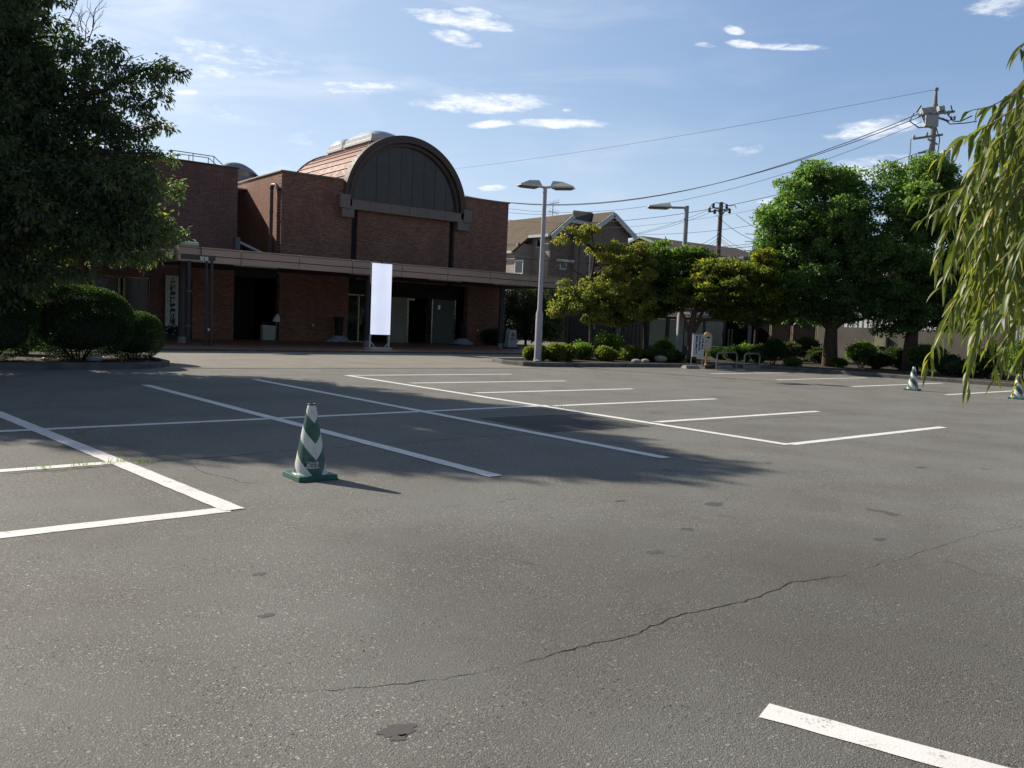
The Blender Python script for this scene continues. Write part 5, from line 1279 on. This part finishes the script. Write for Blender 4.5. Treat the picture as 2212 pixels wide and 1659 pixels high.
B4 = [blob(*b) for b in ((1915, 428, D4, 20, 34, .9), (1918, 392, D4, 14, 20, .5), (1950, 400, D4, 34, 28, 1.1), (1990, 375, D4, 34, 28, 1.1), (2020, 372, D4, 22, 26, .8), (2040, 430, D4, 40, 60, 1.4), (1970, 450, D4, 60, 50, 1.8), (1918, 480, D4, 28, 50, 1.3),
     (1890, 550, D4, 32, 40, 1.2), (1950, 550, D4, 60, 60, 2.0), (2030, 550, D4, 55, 65, 1.8), (1920, 620, D4, 45, 40, 1.4), (1990, 630, D4, 60, 50, 1.8), (2070, 620, D4, 55, 60, 1.7), (2110, 500, D4, 50, 60, 1.5), (2080, 420, D4, 30, 30, 1), (1905, 655, D4, 30, 30, .9),
     (1930, 690, D4, 50, 34, 1.2), (1970, 670, D4, 60, 40, 1.5), (2050, 690, D4, 70, 40, 1.4), (1985, 345, D4, 10, 12, .3), (2140, 600, D4, 50, 70, 1.3), (2010, 355, D4, 9, 12, .3), (1900, 372, D4, 8, 12, .3))]
K4 = clumps(B4, 290, .50)
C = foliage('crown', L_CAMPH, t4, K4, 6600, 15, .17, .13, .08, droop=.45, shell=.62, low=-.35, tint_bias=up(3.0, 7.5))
bs4 = gnd(1965, 800, .12)
tp = [tuple(bs4), tuple(atD(1966, 760, D4)), tuple(atD(1970, 720, D4)), tuple(atD(1975, 680, D4)), tuple(atD(1980, 620, D4)), tuple(atD(1980, 520, D4))]
branches(tp, .33, .09, [tuple(b[0]) for b in B4], t4, BARK, .10, 'trunk', sub=C[::14])

# --- slim yellowing and green trees in the middle bed
D1 = 35.6
def layered(blobs, *a, **k): return foliage(*a, **k)
tr1 = thing('yellowing_tree', 'slim tree with yellow green leaves in layers right of the double lamp post', 'tree', (24.4, 26.0, .1))
B1 = [blob(*b) for b in ((1232, 500, D1, 22, 10, .5), (1250, 512, D1, 26, 10, .6), (1222, 515, D1, 10, 8, .3), (1278, 497, D1, 14, 6, .3), (1320, 545, D1, 44, 18, 1.0), (1300, 527, D1, 16, 8, .4), (1350, 535, D1, 30, 14, .7), (1262, 525, D1, 16, 8, .4),
     (1228, 608, D1, 16, 16, .5), (1262, 608, D1, 18, 5, .4), (1242, 640, D1, 40, 16, .9), (1215, 668, D1, 18, 9, .5), (1300, 625, D1, 50, 18, 1.2), (1345, 640, D1, 46, 22, 1.2), (1300, 655, D1, 44, 16, 1.0), (1195, 672, D1, 10, 6, .3), (1285, 685, D1, 36, 14, .9), (1265, 665, D1, 36, 12, .7),
     (1340, 600, D1, 30, 16, .7), (1340, 672, D1, 40, 18, .9), (1382, 655, D1, 30, 34, .9), (1375, 610, D1, 34, 26, .9), (1310, 650, D1, 60, 22, 1.2), (1250, 655, D1, 50, 16, 1.0), (1400, 580, D1, 30, 22, .8), (1352, 565, D1, 40, 22, .9), (1385, 545, D1, 32, 16, .8), (1335, 590, D1, 36, 16, .8), (1300, 640, D1, 70, 26, 1.3), (1320, 690, D1, 30, 14, .7))]
K1 = clumps(B1, 205, .30, .3, flat=.5)
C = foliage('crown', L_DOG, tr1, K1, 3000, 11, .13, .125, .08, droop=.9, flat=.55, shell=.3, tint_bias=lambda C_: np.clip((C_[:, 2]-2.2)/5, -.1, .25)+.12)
b1_ = atD(1277, 765, 35.6); b1_[2] = .1
tp = [tuple(b1_), tuple(atD(1277, 720, D1)), tuple(atD(1277, 670, D1)), tuple(atD(1277, 625, D1)), tuple(atD(1278, 600, D1)), tuple(atD(1282, 575, D1)), tuple(atD(1285, 545, D1))]
branches(tp, .11, .035, [tuple(b[0]) for b in B1], tr1, BARK_D, .035, 'trunk', sub=C[::5])
tw = MB(); rg = random.Random(9); D0_ = D0; D0 = D1
for (x, y, a) in ((1235, 585, -1.0), (1240, 575, -.6), (1230, 595, -1.3), (1300, 560, .6), (1225, 580, -.9), (1228, 610, -.5)): twig(x, y, a, 34, .012, 2)
tw.build('bare_twigs', bpy.data.materials['bare_twig'], tr1)
MB().tube([atD(1277, 615, D1), atD(1262, 598, D1), atD(1240, 585, D1), atD(1232, 570, D1)], [.04, .03, .02, .01], 6).cut().tube([atD(1278, 600, D1), atD(1300, 575, D1), atD(1315, 555, D1)], [.04, .03, .015], 6).pieces('limb', BARK_D, tr1)
D0 = D0_
DA = 36.8
tr2 = thing('green_dogwood_tree', 'green slender tree with drooping leaves in front of the frosted glass fence', 'tree', (26.9, 25.8, .1))
B2 = [blob(*b) for b in ((1405, 560, DA, 40, 22, 1.0), (1440, 545, DA, 28, 14, .7), (1430, 528, DA, 14, 7, .3), (1480, 550, DA, 38, 20, 1.0), (1510, 555, DA, 30, 16, .8), (1400, 600, DA, 46, 30, 1.3), (1455, 595, DA, 60, 34, 1.6), (1510, 600, DA, 40, 30, 1.2),
     (1380, 625, DA, 34, 22, .9), (1440, 640, DA, 50, 22, 1.2), (1500, 640, DA, 40, 22, 1.0), (1400, 680, DA, 40, 16, .9), (1440, 672, DA, 30, 14, .7), (1350, 690, DA, 20, 14, .5), (1360, 708, DA, 14, 8, .4), (1375, 560, DA, 24, 14, .6))]
K2 = clumps(B2, 150, .38, .3, flat=.45)
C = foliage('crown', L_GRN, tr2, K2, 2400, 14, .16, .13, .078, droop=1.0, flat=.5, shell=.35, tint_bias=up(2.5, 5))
b2_ = atD(1395, 765, 36.8); b2_[2] = .1
branches([tuple(b2_), tuple(atD(1395, 740, DA)), tuple(atD(1394, 700, DA)), tuple(atD(1396, 660, DA)), tuple(atD(1400, 620, DA)), tuple(atD(1420, 590, DA))], .10, .035, [tuple(b[0]) for b in B2], tr2, BARK_D, .035, 'trunk', sub=C[::7])
DM = 35.0
tr3 = thing('maple_tree', 'spreading yellow green maple with a forked brown trunk behind the notices', 'tree', (26.9, 23.3, .1))
BM = [blob(*b) for b in ((1560, 575, DM, 46, 16, 1.0), (1610, 585, DM, 44, 18, 1.1), (1650, 560, DM, 22, 22, .7), (1640, 600, DM, 38, 20, 1.0), (1560, 605, DM, 56, 20, 1.4), (1520, 620, DM, 50, 18, 1.2), (1600, 630, DM, 60, 20, 1.4), (1660, 640, DM, 36, 22, .9),
     (1545, 650, DM, 56, 18, 1.3), (1500, 655, DM, 34, 14, .8), (1610, 668, DM, 50, 16, 1.2), (1660, 680, DM, 36, 12, .8), (1570, 680, DM, 36, 12, .8), (1475, 640, DM, 34, 22, .8), (1700, 690, DM, 24, 8, .5), (1480, 670, DM, 14, 14, .4))]
KM = clumps(BM, 150, .42, .25, flat=.35)
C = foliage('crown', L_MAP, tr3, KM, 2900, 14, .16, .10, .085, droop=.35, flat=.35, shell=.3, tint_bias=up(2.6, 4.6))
b3_ = gnd(1494, 782, .12)
branches([tuple(b3_), tuple(atD(1494, 755, DM)), tuple(atD(1493, 725, DM)), tuple(atD(1495, 700, DM)), tuple(atD(1500, 675, DM)), tuple(atD(1510, 655, DM))], .19, .09, [tuple(b[0]) for b in BM], tr3, BARK, .05, 'trunk', sub=C[::8])
MB().tube([atD(1493, 722, DM), atD(1484, 708, DM), atD(1480, 690, DM), atD(1470, 665, DM)], [.10, .08, .06, .04], 8).cut().tube([atD(1496, 718, DM), atD(1508, 700, DM), atD(1514, 680, DM), atD(1530, 655, DM)], [.12, .09, .07, .04], 8).pieces('limb', BARK, tr3)
tr4 = thing('small_hedge_tree', 'dark evergreen tree in the passage right of the brick hall', 'tree', (33, 42, 0))
foliage('crown', L_DARK, tr4, [blob(1130, 650, 52, 50, 36, 1.8), blob(1110, 700, 52, 34, 36, 1.5), blob(1155, 695, 52, 34, 44, 1.5), blob(1185, 650, 53, 34, 34, 1.2), blob(1185, 700, 53, 30, 40, 1.2)], 1300, 16, .28, .15, .09)
qt = atD(1135, 745, 52); branches([(qt[0], qt[1], 0), (qt[0], qt[1], 1.5), (qt[0], qt[1], 3)], .08, .04, [tuple(atD(1115, 690, 52)), tuple(atD(1160, 680, 52))], tr4, BARK_D, .04)
tr5 = thing('background_tree', 'dark tree foliage behind the glass fence between house and maples', 'tree', (44, 38, 0))
foliage('crown', L_GRN, tr5, [blob(1330, 560+80, 56, 40, 30, 1.5), blob(1640, 640, 50, 30, 30, 1.5)], 260, 14, .3, .16, .09)
qt = atD(1330, 700, 56); branches([(qt[0], qt[1], 0), (qt[0], qt[1], 2), (qt[0], qt[1], 3.4)], .1, .05, [tuple(atD(1330, 640, 56))], tr5, BARK_D, .05)
shade_tree = thing('background_tree', 'dark evergreen tree added close behind the maple to shade the rendered wall', 'tree', (37.5, 28.2, .1))  # added tree, its crown throws shade on the rendered wall
foliage('crown', L_DARK, shade_tree, clumps([blob(*b) for b in ((1600, 610, 44, 44, 36, 1.6), (1660, 620, 44, 44, 40, 1.6), (1700, 600, 44, 26, 34, 1.2), (1640, 670, 44, 60, 24, 1.6), (1720, 670, 44, 34, 26, 1.2), (1580, 660, 44, 34, 24, 1.2))], 90, .5), 1500, 14, .2, .15, .085)
branches([(37.5, 28.2, 0), (37.5, 28.2, 1.6), (37.7, 28.2, 3)], .12, .06, [tuple(atD(1600, 620, 44)), tuple(atD(1690, 620, 44))], shade_tree, BARK_D, .05)
tr6 = thing('background_tree', 'dark evergreen screen beyond the boundary wall at the right edge', 'tree', (43, 12, 0))
foliage('crown', L_DARK, tr6, [blob(2120, 650, 44, 60, 60, 2), blob(2200, 640, 44, 60, 80, 2), blob(2280, 600, 44, 60, 90, 2)], 500, 14, .36, .15, .08)
qt = atD(2180, 760, 44); branches([(qt[0], qt[1], 0), (qt[0], qt[1], 2), (qt[0], qt[1], 4)], .15, .06, [tuple(atD(2120, 650, 44)), tuple(atD(2260, 620, 44))], tr6, BARK_D, .06)

# --- clipped bushes and azaleas
def bush(name, lab, cat, c, rx, ry, h, z0, mat_, n, L=.05, Wd=.026, group=None, lump=.06, sq=2.4, out=.25, stems=5, sprout=0.0, rough=.025):
    t_ = thing(name, lab, cat, (c[0], c[1], .1), group)
    u = unit(NR.normal(size=(n, 3))); u[:, 2] = np.abs(u[:, 2])*np.where(NR.random(n) < .80, 1, -1)
    # squarish dome
    q = np.abs(u)**(2/sq)*np.sign(u); q /= np.maximum(1e-6, (np.abs(q)**sq).sum(1, keepdims=True)**(1/sq))
    ph = NR.random((3, 6))*6.28; fr = NR.normal(size=(6, 3))*3.2
    lum = sum(np.sin(u@fr[i]+ph[0, i]) for i in range(6))/6
    hz = h-z0; cz = z0+hz*.45
    rad = (1+lump*1.8*lum+NR.normal(size=n)*rough-.12*NR.random(n)**2+sprout*(NR.random(n) < .04)*NR.random(n)).reshape(-1, 1)
    P = q*rad*np.array([rx, ry, 1]); P[:, 2] = np.where(q[:, 2] > 0, q[:, 2]*hz*.55, q[:, 2]*hz*.45)*rad[:, 0]+cz
    P[:, 0] += c[0]; P[:, 1] += c[1]
    d = q*out*3+NR.normal(size=(n, 3))*.8+np.array([0, 0, .25])
    t = np.clip(.5+.3*lum+NR.normal(size=n)*.22, 0, 1)
    leaf_object('foliage', mat_, t_, P, d, L*(.7+.6*NR.random(n)), Wd*(.7+.6*NR.random(n)), t, nrm=q*.5+NR.normal(size=(n, 3))*.8)
    mb = MB(); rg = random.Random(int(c[0]*100))
    for k in range(stems):
        a = 2*math.pi*k/stems; r_ = .25*min(rx, ry)
        s = (c[0]+r_*.4*math.cos(a), c[1]+r_*.4*math.sin(a), .05); e = (c[0]+rx*.6*math.cos(a)+rg.uniform(-.1, .1), c[1]+ry*.6*math.sin(a), z0+hz*.45)
        mb.tube([s, ((s[0]+e[0])/2+rg.uniform(-.06, .06), (s[1]+e[1])/2, (s[2]+e[2])/2), e], [.022, .016, .008], 5)
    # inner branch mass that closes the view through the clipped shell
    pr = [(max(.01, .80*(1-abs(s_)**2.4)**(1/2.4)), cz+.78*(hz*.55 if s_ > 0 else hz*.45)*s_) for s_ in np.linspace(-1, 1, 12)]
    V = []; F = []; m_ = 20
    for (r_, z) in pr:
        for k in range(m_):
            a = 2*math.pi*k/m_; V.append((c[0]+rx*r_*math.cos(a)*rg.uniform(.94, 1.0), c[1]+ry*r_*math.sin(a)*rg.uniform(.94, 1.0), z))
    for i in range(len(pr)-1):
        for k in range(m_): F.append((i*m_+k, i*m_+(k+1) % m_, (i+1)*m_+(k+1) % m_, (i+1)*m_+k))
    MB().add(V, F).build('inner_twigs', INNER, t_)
    mb.build('stems', BARK_D, t_)
    return t_
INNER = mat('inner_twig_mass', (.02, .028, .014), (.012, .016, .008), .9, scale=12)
g = 'clipped dome bushes at left'
bush('dome_bush', 'clipped dark dome bush cut by the left edge of the photo', 'bush', (2.45, 22.6), 1.0, .9, 1.74, .14, L_HEDGE, 26000, .042, .024, g, lump=.022, rough=.012)
bush('dome_bush', 'largest clipped dome bush, in the middle of the left three', 'bush', (4.38, 23.3), 1.22, 1.05, 1.90, .13, L_HEDGE, 42000, .042, .024, g, lump=.022, rough=.012, stems=8)
bush('dome_bush', 'lowest clipped dome bush at the kerb corner with a sunlit top', 'bush', (5.72, 23.6), .72, .75, 1.30, .1, L_HEDGE, 20000, .042, .024, g, lump=.025, rough=.014)
bush('dome_bush', 'low loose shrub behind the gap between the two left domes', 'bush', (3.45, 25.2), .6, .5, 1.0, .15, L_AZG, 3500, .06, .03, g, sprout=.3)
# azalea row; each: px centre, px base y, half width px, height m
AZ_ = [(1148, 780, 13, .44, L_AZA, 'small round azalea left of the lamp post'), (1172, 781, 18, .50, L_AZA, 'round azalea close right of the lamp post'), (1205, 782, 22, .56, L_AZA, 'broad brownish azalea, second right of the lamp post'),
       (1228, 781, 22, .52, L_AZA, 'broad brownish azalea left of the brightest green one'), (1262, 779, 22, .60, L_AZG, 'bright green azalea left of the tall one'), (1322, 774, 34, .98, L_AZG, 'tallest light green azalea of the row'),
       (1316, 782, 24, .48, L_AZA, 'low azalea in front of the tallest one'), (1372, 782, 24, .56, L_AZA, 'rounded brownish azalea right of the tallest one'), (1412, 783, 24, .46, L_HEDGE, 'dark low azalea behind the flat pale stone'),
       (1442, 778, 22, .78, L_AZG, 'taller shaded azalea before the grey lamp post'), (1462, 785, 30, .40, L_HEDGE, 'dark low azalea at the foot of the forked maple'), (1430, 783, 20, .36, L_HEDGE, 'dark azalea between the stone and the lamp post')]
for (x, y, hw, h, m_, lab) in AZ_:
    q = gnd(x, y-3, .12); k = (q[:2]@Fh[:2])/FPX
    bush('azalea', lab, 'bush', (q[0], q[1]+hw*k*.5), hw*k, hw*k*.9, .1+h, .12, m_, int(2600+hw*110), .085, .042, 'azaleas along the middle kerb', lump=.17, sprout=.55 if m_ is L_AZG else .3, sq=2.0, out=.15)
RB_ = [(1863, 796, 33, 1.0, L_GRN, 'round dark green bush beside the trunk of the left big tree'), (2004, 806, 39, 1.02, L_GRN, 'round green bush behind the far traffic cone'), (2170, 820, 50, 1.15, L_GRN, 'wide green bush at the right edge under the willow'),
       (1671, 790, 27, 1.0, L_HEDGE, 'dark rounded bush before the black timber fence'), (1744, 782, 28, 1.02, L_HEDGE, 'dark rounded bush left of the left big tree'), (1614, 782, 19, .72, L_AZG, 'small bright green bush behind the hoops'),
       (1815, 795, 14, .3, L_GRN, 'tiny green shrub at the foot of the left big tree'), (1936, 795, 30, .85, L_DARK, 'thin dark sapling before the rendered wall'), (2085, 815, 32, .55, L_DARK, 'low dark shrub between the right hand bushes'), (1715, 793, 16, .3, L_GRN, 'small green ground shrub left of the left big tree')]
RB_ += [(1590, 782, 26, .62, L_HEDGE, 'dark shrub right behind the wider bicycle hoop'), (1640, 786, 22, .7, L_HEDGE, 'dark shrub between the narrower hoop and the rounded bush'), (1700, 784, 26, .85, L_DARK, 'loose dark shrub between the two rounded bushes by the fence'),
        (1900, 798, 26, .6, L_HEDGE, 'low dark shrub right of the round bush at the left big trunk'), (1958, 801, 24, .75, L_HEDGE, 'dark shrub hugging the right big trunk'), (2055, 812, 26, .7, L_HEDGE, 'dark shrub right of the bush behind the far cone'),
        (2120, 818, 26, .8, L_HEDGE, 'dark shrub left of the wide bush at the right edge'), (1770, 786, 24, .6, L_DARK, 'low dark shrub at the left side of the left big trunk'), (1555, 778, 22, .5, L_HEDGE, 'dark shrub behind the yellow oval sign'), (2215, 828, 40, 1.3, L_GRN, 'tall green bush cut by the right edge')]
for (x, y, hw, h, m_, lab) in RB_:
    q = gnd(x, y-2, .12); k = (q[:2]@Fh[:2])/FPX
    bush('round_bush', lab, 'bush', (q[0]+.2, q[1]+.2), hw*k, hw*k*.9, .12+h, .15+(.15*h if h > .8 else 0), m_, int(1500+hw*120), .085, .048, 'bushes under the right hand trees', lump=.2, sprout=.4, sq=2.0)
bush('round_bush', 'low dark bush behind the floor notice right of the porch', 'bush', (28.6, 38.6), 1.2, .8, .95, .1, L_HEDGE, 3500, .07, .04)
# flowers before the name board
fl = thing('flower_arrangement', 'dark flower bank with a few white blooms under the signboard', 'flowers', (10.75, 38.5, .06))
foliage('leaves', L_DARK, fl, [((np.array([11.02, 38.55, .42])), .5, .2, .22)], 70, 12, .1, .1, .04)
wf = MB(); rg = random.Random(8)
for k in range(13):
    x, z, y = 11.02+rg.uniform(-.45, .45), .35+rg.uniform(-.12, .3), 38.3; wf.cut().lathe(x, y, [(.005, z-.03), (.035, z), (.02, z+.03), (.004, z+.035)], 7)
wf.pieces('bloom', mat('white_petals', (.6, .6, .55), rough=.6), fl)
MB().box(10.62, 11.42, 38.4, 38.7, .06, .3).build('planter_box', DARK, fl, .01)

# weeds in the joints of the paving
def grass(lab, pts, n, h):
    P = []
    for (x, y) in pts:
        q = gnd(x, y); P.append(np.tile(q, (n, 1))+NR.normal(size=(n, 3))*np.array([.045, .02, 0]))
    P = np.vstack(P); P[:, 2] = 0
    m_ = len(P); d = NR.normal(size=(m_, 3))*.5+np.array([0, 0, 1.0])
    o = leaf_object('grass', L_AZG, None, P, d, h*(.4+.8*NR.random(m_)), np.full(m_, .005), NR.random(m_)); tag(o, lab, 'grass', None, 'stuff')
grass('sparse green weeds in the cracks beside the parking lines', [(262, 998), (240, 1003), (180, 1008), (90, 1013), (175, 938), (1210, 880), (310, 1001)], 22, .07)
# fallen leaves and litter in the left bed
nl = 700; P = np.column_stack([NR.uniform(-3, 5.8, nl), NR.uniform(21.3, 24.5, nl), np.full(nl, .11)])
o = leaf_object('leaf_litter', leaf_mat('dry_leaf', [(0, (.10, .06, .03)), (.6, (.20, .13, .07)), (1, (.32, .26, .15))], .1), None, P, NR.normal(size=(nl, 3))*np.array([1, 1, .15]), .07+.05*NR.random(nl), .03+.02*NR.random(nl), NR.random(nl), nrm=np.tile([0, 0, 1.0], (nl, 1))+NR.normal(size=(nl, 3))*.3)
tag(o, 'dry fallen leaves scattered on the soil under the left bushes', 'leaves', None, 'stuff')
nl = 60; P = np.column_stack([NR.uniform(8, 28, nl), NR.uniform(3, 21, nl), np.full(nl, .008)])
nl = 900; P = np.column_stack([NR.uniform(29.3, 40.5, nl), NR.uniform(12, 29, nl), np.full(nl, .11)])
o = leaf_object('leaf_litter', bpy.data.materials['dry_leaf'], None, P, NR.normal(size=(nl, 3))*np.array([1, 1, .15]), .07+.06*NR.random(nl), .03+.02*NR.random(nl), NR.random(nl), nrm=np.tile([0, 0, 1.0], (nl, 1))+NR.normal(size=(nl, 3))*.3)
tag(o, 'dry fallen leaves scattered on the soil under the big right trees', 'leaves', None, 'stuff')

# --- willow sprays hanging into the right of the frame
wl = thing('willow_tree', 'willow like tree at the right edge with long drooping leafy sprays', 'tree', tuple(gnd(3100, 1400)*np.array([1, 1, 0])))
def wleaf_mat():
    m, t, p, oc = new_mat('leaf_willow')
    at = t.n('ShaderNodeAttribute'); at.attribute_name = 'tint'
    col = t.ramp(at.outputs['Fac'], [(0, (.035, .062, .012)), (.35, (.10, .14, .025)), (.7, (.18, .215, .05)), (.93, (.34, .33, .09)), (1, (.48, .44, .07))])
    n = t.noise(oc, 60, 3); col = t.mix(t.mapr(n, .35, .7, 0, .35), col, (.25, .26, .14))
    t.lk(col, p.inputs['Base Color']); p.inputs['Roughness'].default_value = .42; setspec(p, .5)
    tr_ = t.n('ShaderNodeBsdfTranslucent'); t.lk(t.mix(1.0, col, (1.5, 1.7, .6), 'MULTIPLY'), tr_.inputs['Color'])
    mx = t.n('ShaderNodeMixShader'); mx.inputs[0].default_value = .38
    t.lk(p.outputs[0], mx.inputs[1]); t.lk(tr_.outputs[0], mx.inputs[2]); t.lk(mx.outputs[0], t.N['Material Output'].inputs[0])
    return m
WLM = wleaf_mat()
WV, WF, WT = [], [], []
def wleaf(p, d, n0, L_, W_, curl, tint):
    d = d/np.linalg.norm(d); s = np.cross(d, n0); s /= max(1e-6, np.linalg.norm(s)); m = np.cross(s, d)
    k = 7; o = len(WV)
    for i in range(k+1):
        f = i/k; wd = W_*(math.sin(math.pi*min(1, f*.98+.02)**.75))**.9*.5+.0006
        c = p+d*L_*f*(1-.12*f*curl)+np.array([0, 0, -1])*L_*curl*.35*f*f+m*L_*.05*math.sin(3*f)
        WV.extend([c+s*wd+m*wd*.45, c-m*wd*.1, c-s*wd+m*wd*.45])
    for i in range(k):
        a = o+i*3; WF.extend([(a, a+1, a+4, a+3), (a+1, a+2, a+5, a+4)]); WT.extend([tint, tint])
twm = MB()
def spray(pts, D, r_=.004, n_sub=1, lsz=1.0, tb=.55, dens=1.0, start=0.0):
    P = [np.array(atD(x, y, D+.0)) for x, y in pts]; Q = []
    for i in range(len(P)-1):   # smooth path
        p0, p1, p2, p3 = P[max(i-1, 0)], P[i], P[i+1], P[min(i+2, len(P)-1)]
        for j in range(8):
            t_ = j/8; Q.append(.5*((2*p1)+(-p0+p2)*t_+(2*p0-5*p1+4*p2-p3)*t_**2+(-p0+3*p1-3*p2+p3)*t_**3))
    Q.append(P[-1]); Q = np.array(Q); n = len(Q)
    twm.tube([tuple(q) for q in Q], list(np.linspace(r_, r_*.35, n)), 5, False)
    seg = np.linalg.norm(np.diff(Q, axis=0), axis=1); acc = np.concatenate([[0], np.cumsum(seg)]); tot = acc[-1]
    s = start*tot+.01; k = 0; step = .021/dens
    while s < tot:
        i = min(n-2, int(np.searchsorted(acc, s))-1); i = max(0, i); f = (s-acc[i])/max(1e-6, seg[i])
        p = Q[i]+(Q[i+1]-Q[i])*f; d = (Q[i+1]-Q[i])/max(1e-6, seg[i])
        side = np.cross(d, [0, 0, 1.0]); side /= max(1e-6, np.linalg.norm(side)); phi = k*2.4+NR.random()*.8
        rad = side*math.cos(phi)+np.cross(side, d)*math.sin(phi)
        ld = d*.75+rad*.65+np.array([0, 0, -.75])+NR.normal(size=3)*.18
        fr = s/tot; L_ = (.078+.045*NR.random())*lsz*(1 if fr < .85 else .75); W_ = L_*(.16+.09*NR.random())
        wleaf(p, ld, rad+NR.normal(size=3)*.5+np.array([0, 0, .6]), L_, W_, .5+.8*NR.random(), float(np.clip(tb+NR.normal()*.2+(.2 if fr > .93 else 0), 0, 1)))
        s += step*(.7+.6*NR.random()); k += 1
SP = [([(2330, 40), (2240, 190), (2150, 262), (2080, 300), (2045, 325), (2024, 345)], 3.7, .6), ([(2330, 100), (2220, 250), (2140, 360), (2085, 470), (2058, 560), (2030, 625)], 3.8, .5),
      ([(2300, 300), (2190, 370), (2100, 400), (2030, 420), (1980, 432)], 4.3, .3), ([(2200, 370), (2110, 410), (2050, 440), (1990, 478)], 4.4, .35),
      ([(2320, 260), (2210, 400), (2140, 520), (2085, 610), (2045, 690), (2012, 760), (2000, 790)], 3.7, .6), ([(2330, 380), (2230, 510), (2165, 610), (2120, 690), (2098, 770), (2090, 815), (2093, 850)], 3.6, .65),
      ([(2330, 480), (2240, 600), (2190, 700), (2160, 770), (2150, 820)], 3.6, .65), ([(2300, 300), (2210, 380), (2150, 470), (2100, 560), (2070, 650), (2050, 720)], 4.0, .5),
      ([(2290, 150), (2240, 280), (2200, 420), (2170, 540), (2140, 640)], 4.1, .45), ([(2340, 560), (2260, 680), (2215, 760), (2200, 830)], 3.5, .6),
      ([(2300, 200), (2190, 300), (2110, 370), (2070, 430), (2040, 510), (2018, 585)], 4.0, .45), ([(2290, 90), (2210, 180), (2150, 225), (2100, 238), (2082, 245)], 4.2, .2), ([(2310, -20), (2240, 60), (2205, 105), (2190, 128)], 3.9, .15),
      ([(2330, 150), (2250, 320), (2215, 480), (2190, 600), (2180, 700)], 3.9, .55), ([(2340, 420), (2260, 520), (2200, 600), (2150, 700), (2130, 760)], 4.0, .5), ([(2350, 500), (2280, 620), (2235, 720), (2225, 800)], 3.8, .5),
      ([(2330, 180), (2230, 290), (2150, 350), (2105, 420), (2080, 520)], 4.4, .4), ([(2320, 330), (2250, 420), (2190, 500), (2140, 590), (2120, 660)], 4.4, .4), ([(2320, 60), (2260, 170), (2200, 250), (2160, 340), (2130, 430)], 4.3, .45),
      ([(2340, 600), (2290, 700), (2250, 790), (2235, 850)], 3.4, .6), ([(2290, 330), (2230, 400), (2180, 460), (2110, 500), (2070, 540)], 4.5, .35), ([(2300, 230), (2240, 330), (2170, 400), (2130, 500), (2110, 590), (2085, 640)], 3.6, .6),
      ([(2330, 420), (2250, 470), (2200, 540), (2180, 640), (2165, 690)], 3.5, .6)]
for pts, D, tb in SP: spray(pts, D, tb=tb, dens=1.0 if tb > .3 else .8)
for j in range(34):
    x0 = 2135+NR.uniform(0, 150); y0 = 210+NR.uniform(0, 400); L_ = NR.uniform(90, 190)
    spray([(x0+60, y0-60), (x0, y0), (x0-L_*.35, y0+L_*.5), (x0-L_*.5, y0+L_)], NR.uniform(3.6, 4.6), tb=NR.uniform(.3, .65))
off = np.array(wl.location); me = bpy.data.meshes.new('leaves'); me.from_pydata([tuple(v-off) for v in WV], [], WF)
at = me.attributes.new('tint', 'FLOAT', 'FACE'); at.data.foreach_set('value', np.array(WT, np.float32)); me.materials.append(WLM); me.polygons.foreach_set('use_smooth', [True]*len(WF))
o = bpy.data.objects.new('leaves', me); COL.objects.link(o); o.parent = wl
twm.build('twigs', TWIG, wl)
wb = np.array(wl.location)
top_ = wb+np.array([0, 0, 3.4])
lm = MB(); lm.tube([tuple(wb), tuple(wb+np.array([.05, 0, 1.5])), tuple(top_), tuple(top_+np.array([-.1, .1, 1.2]))], [.2, .17, .13, .08], 12)
for pts, D, tb in SP:
    e = atD(pts[0][0], pts[0][1], D); m_ = (top_+e)/2+np.array([0, 0, .5])
    lm.tube([tuple(top_), tuple(m_), tuple(e)], [.04, .02, .005], 6, False)
lm.build('trunk', BARK, wl)
print('objects', len(bpy.data.objects), 'tris', sum(len(o.data.polygons) for o in bpy.data.objects if o.type == 'MESH'))
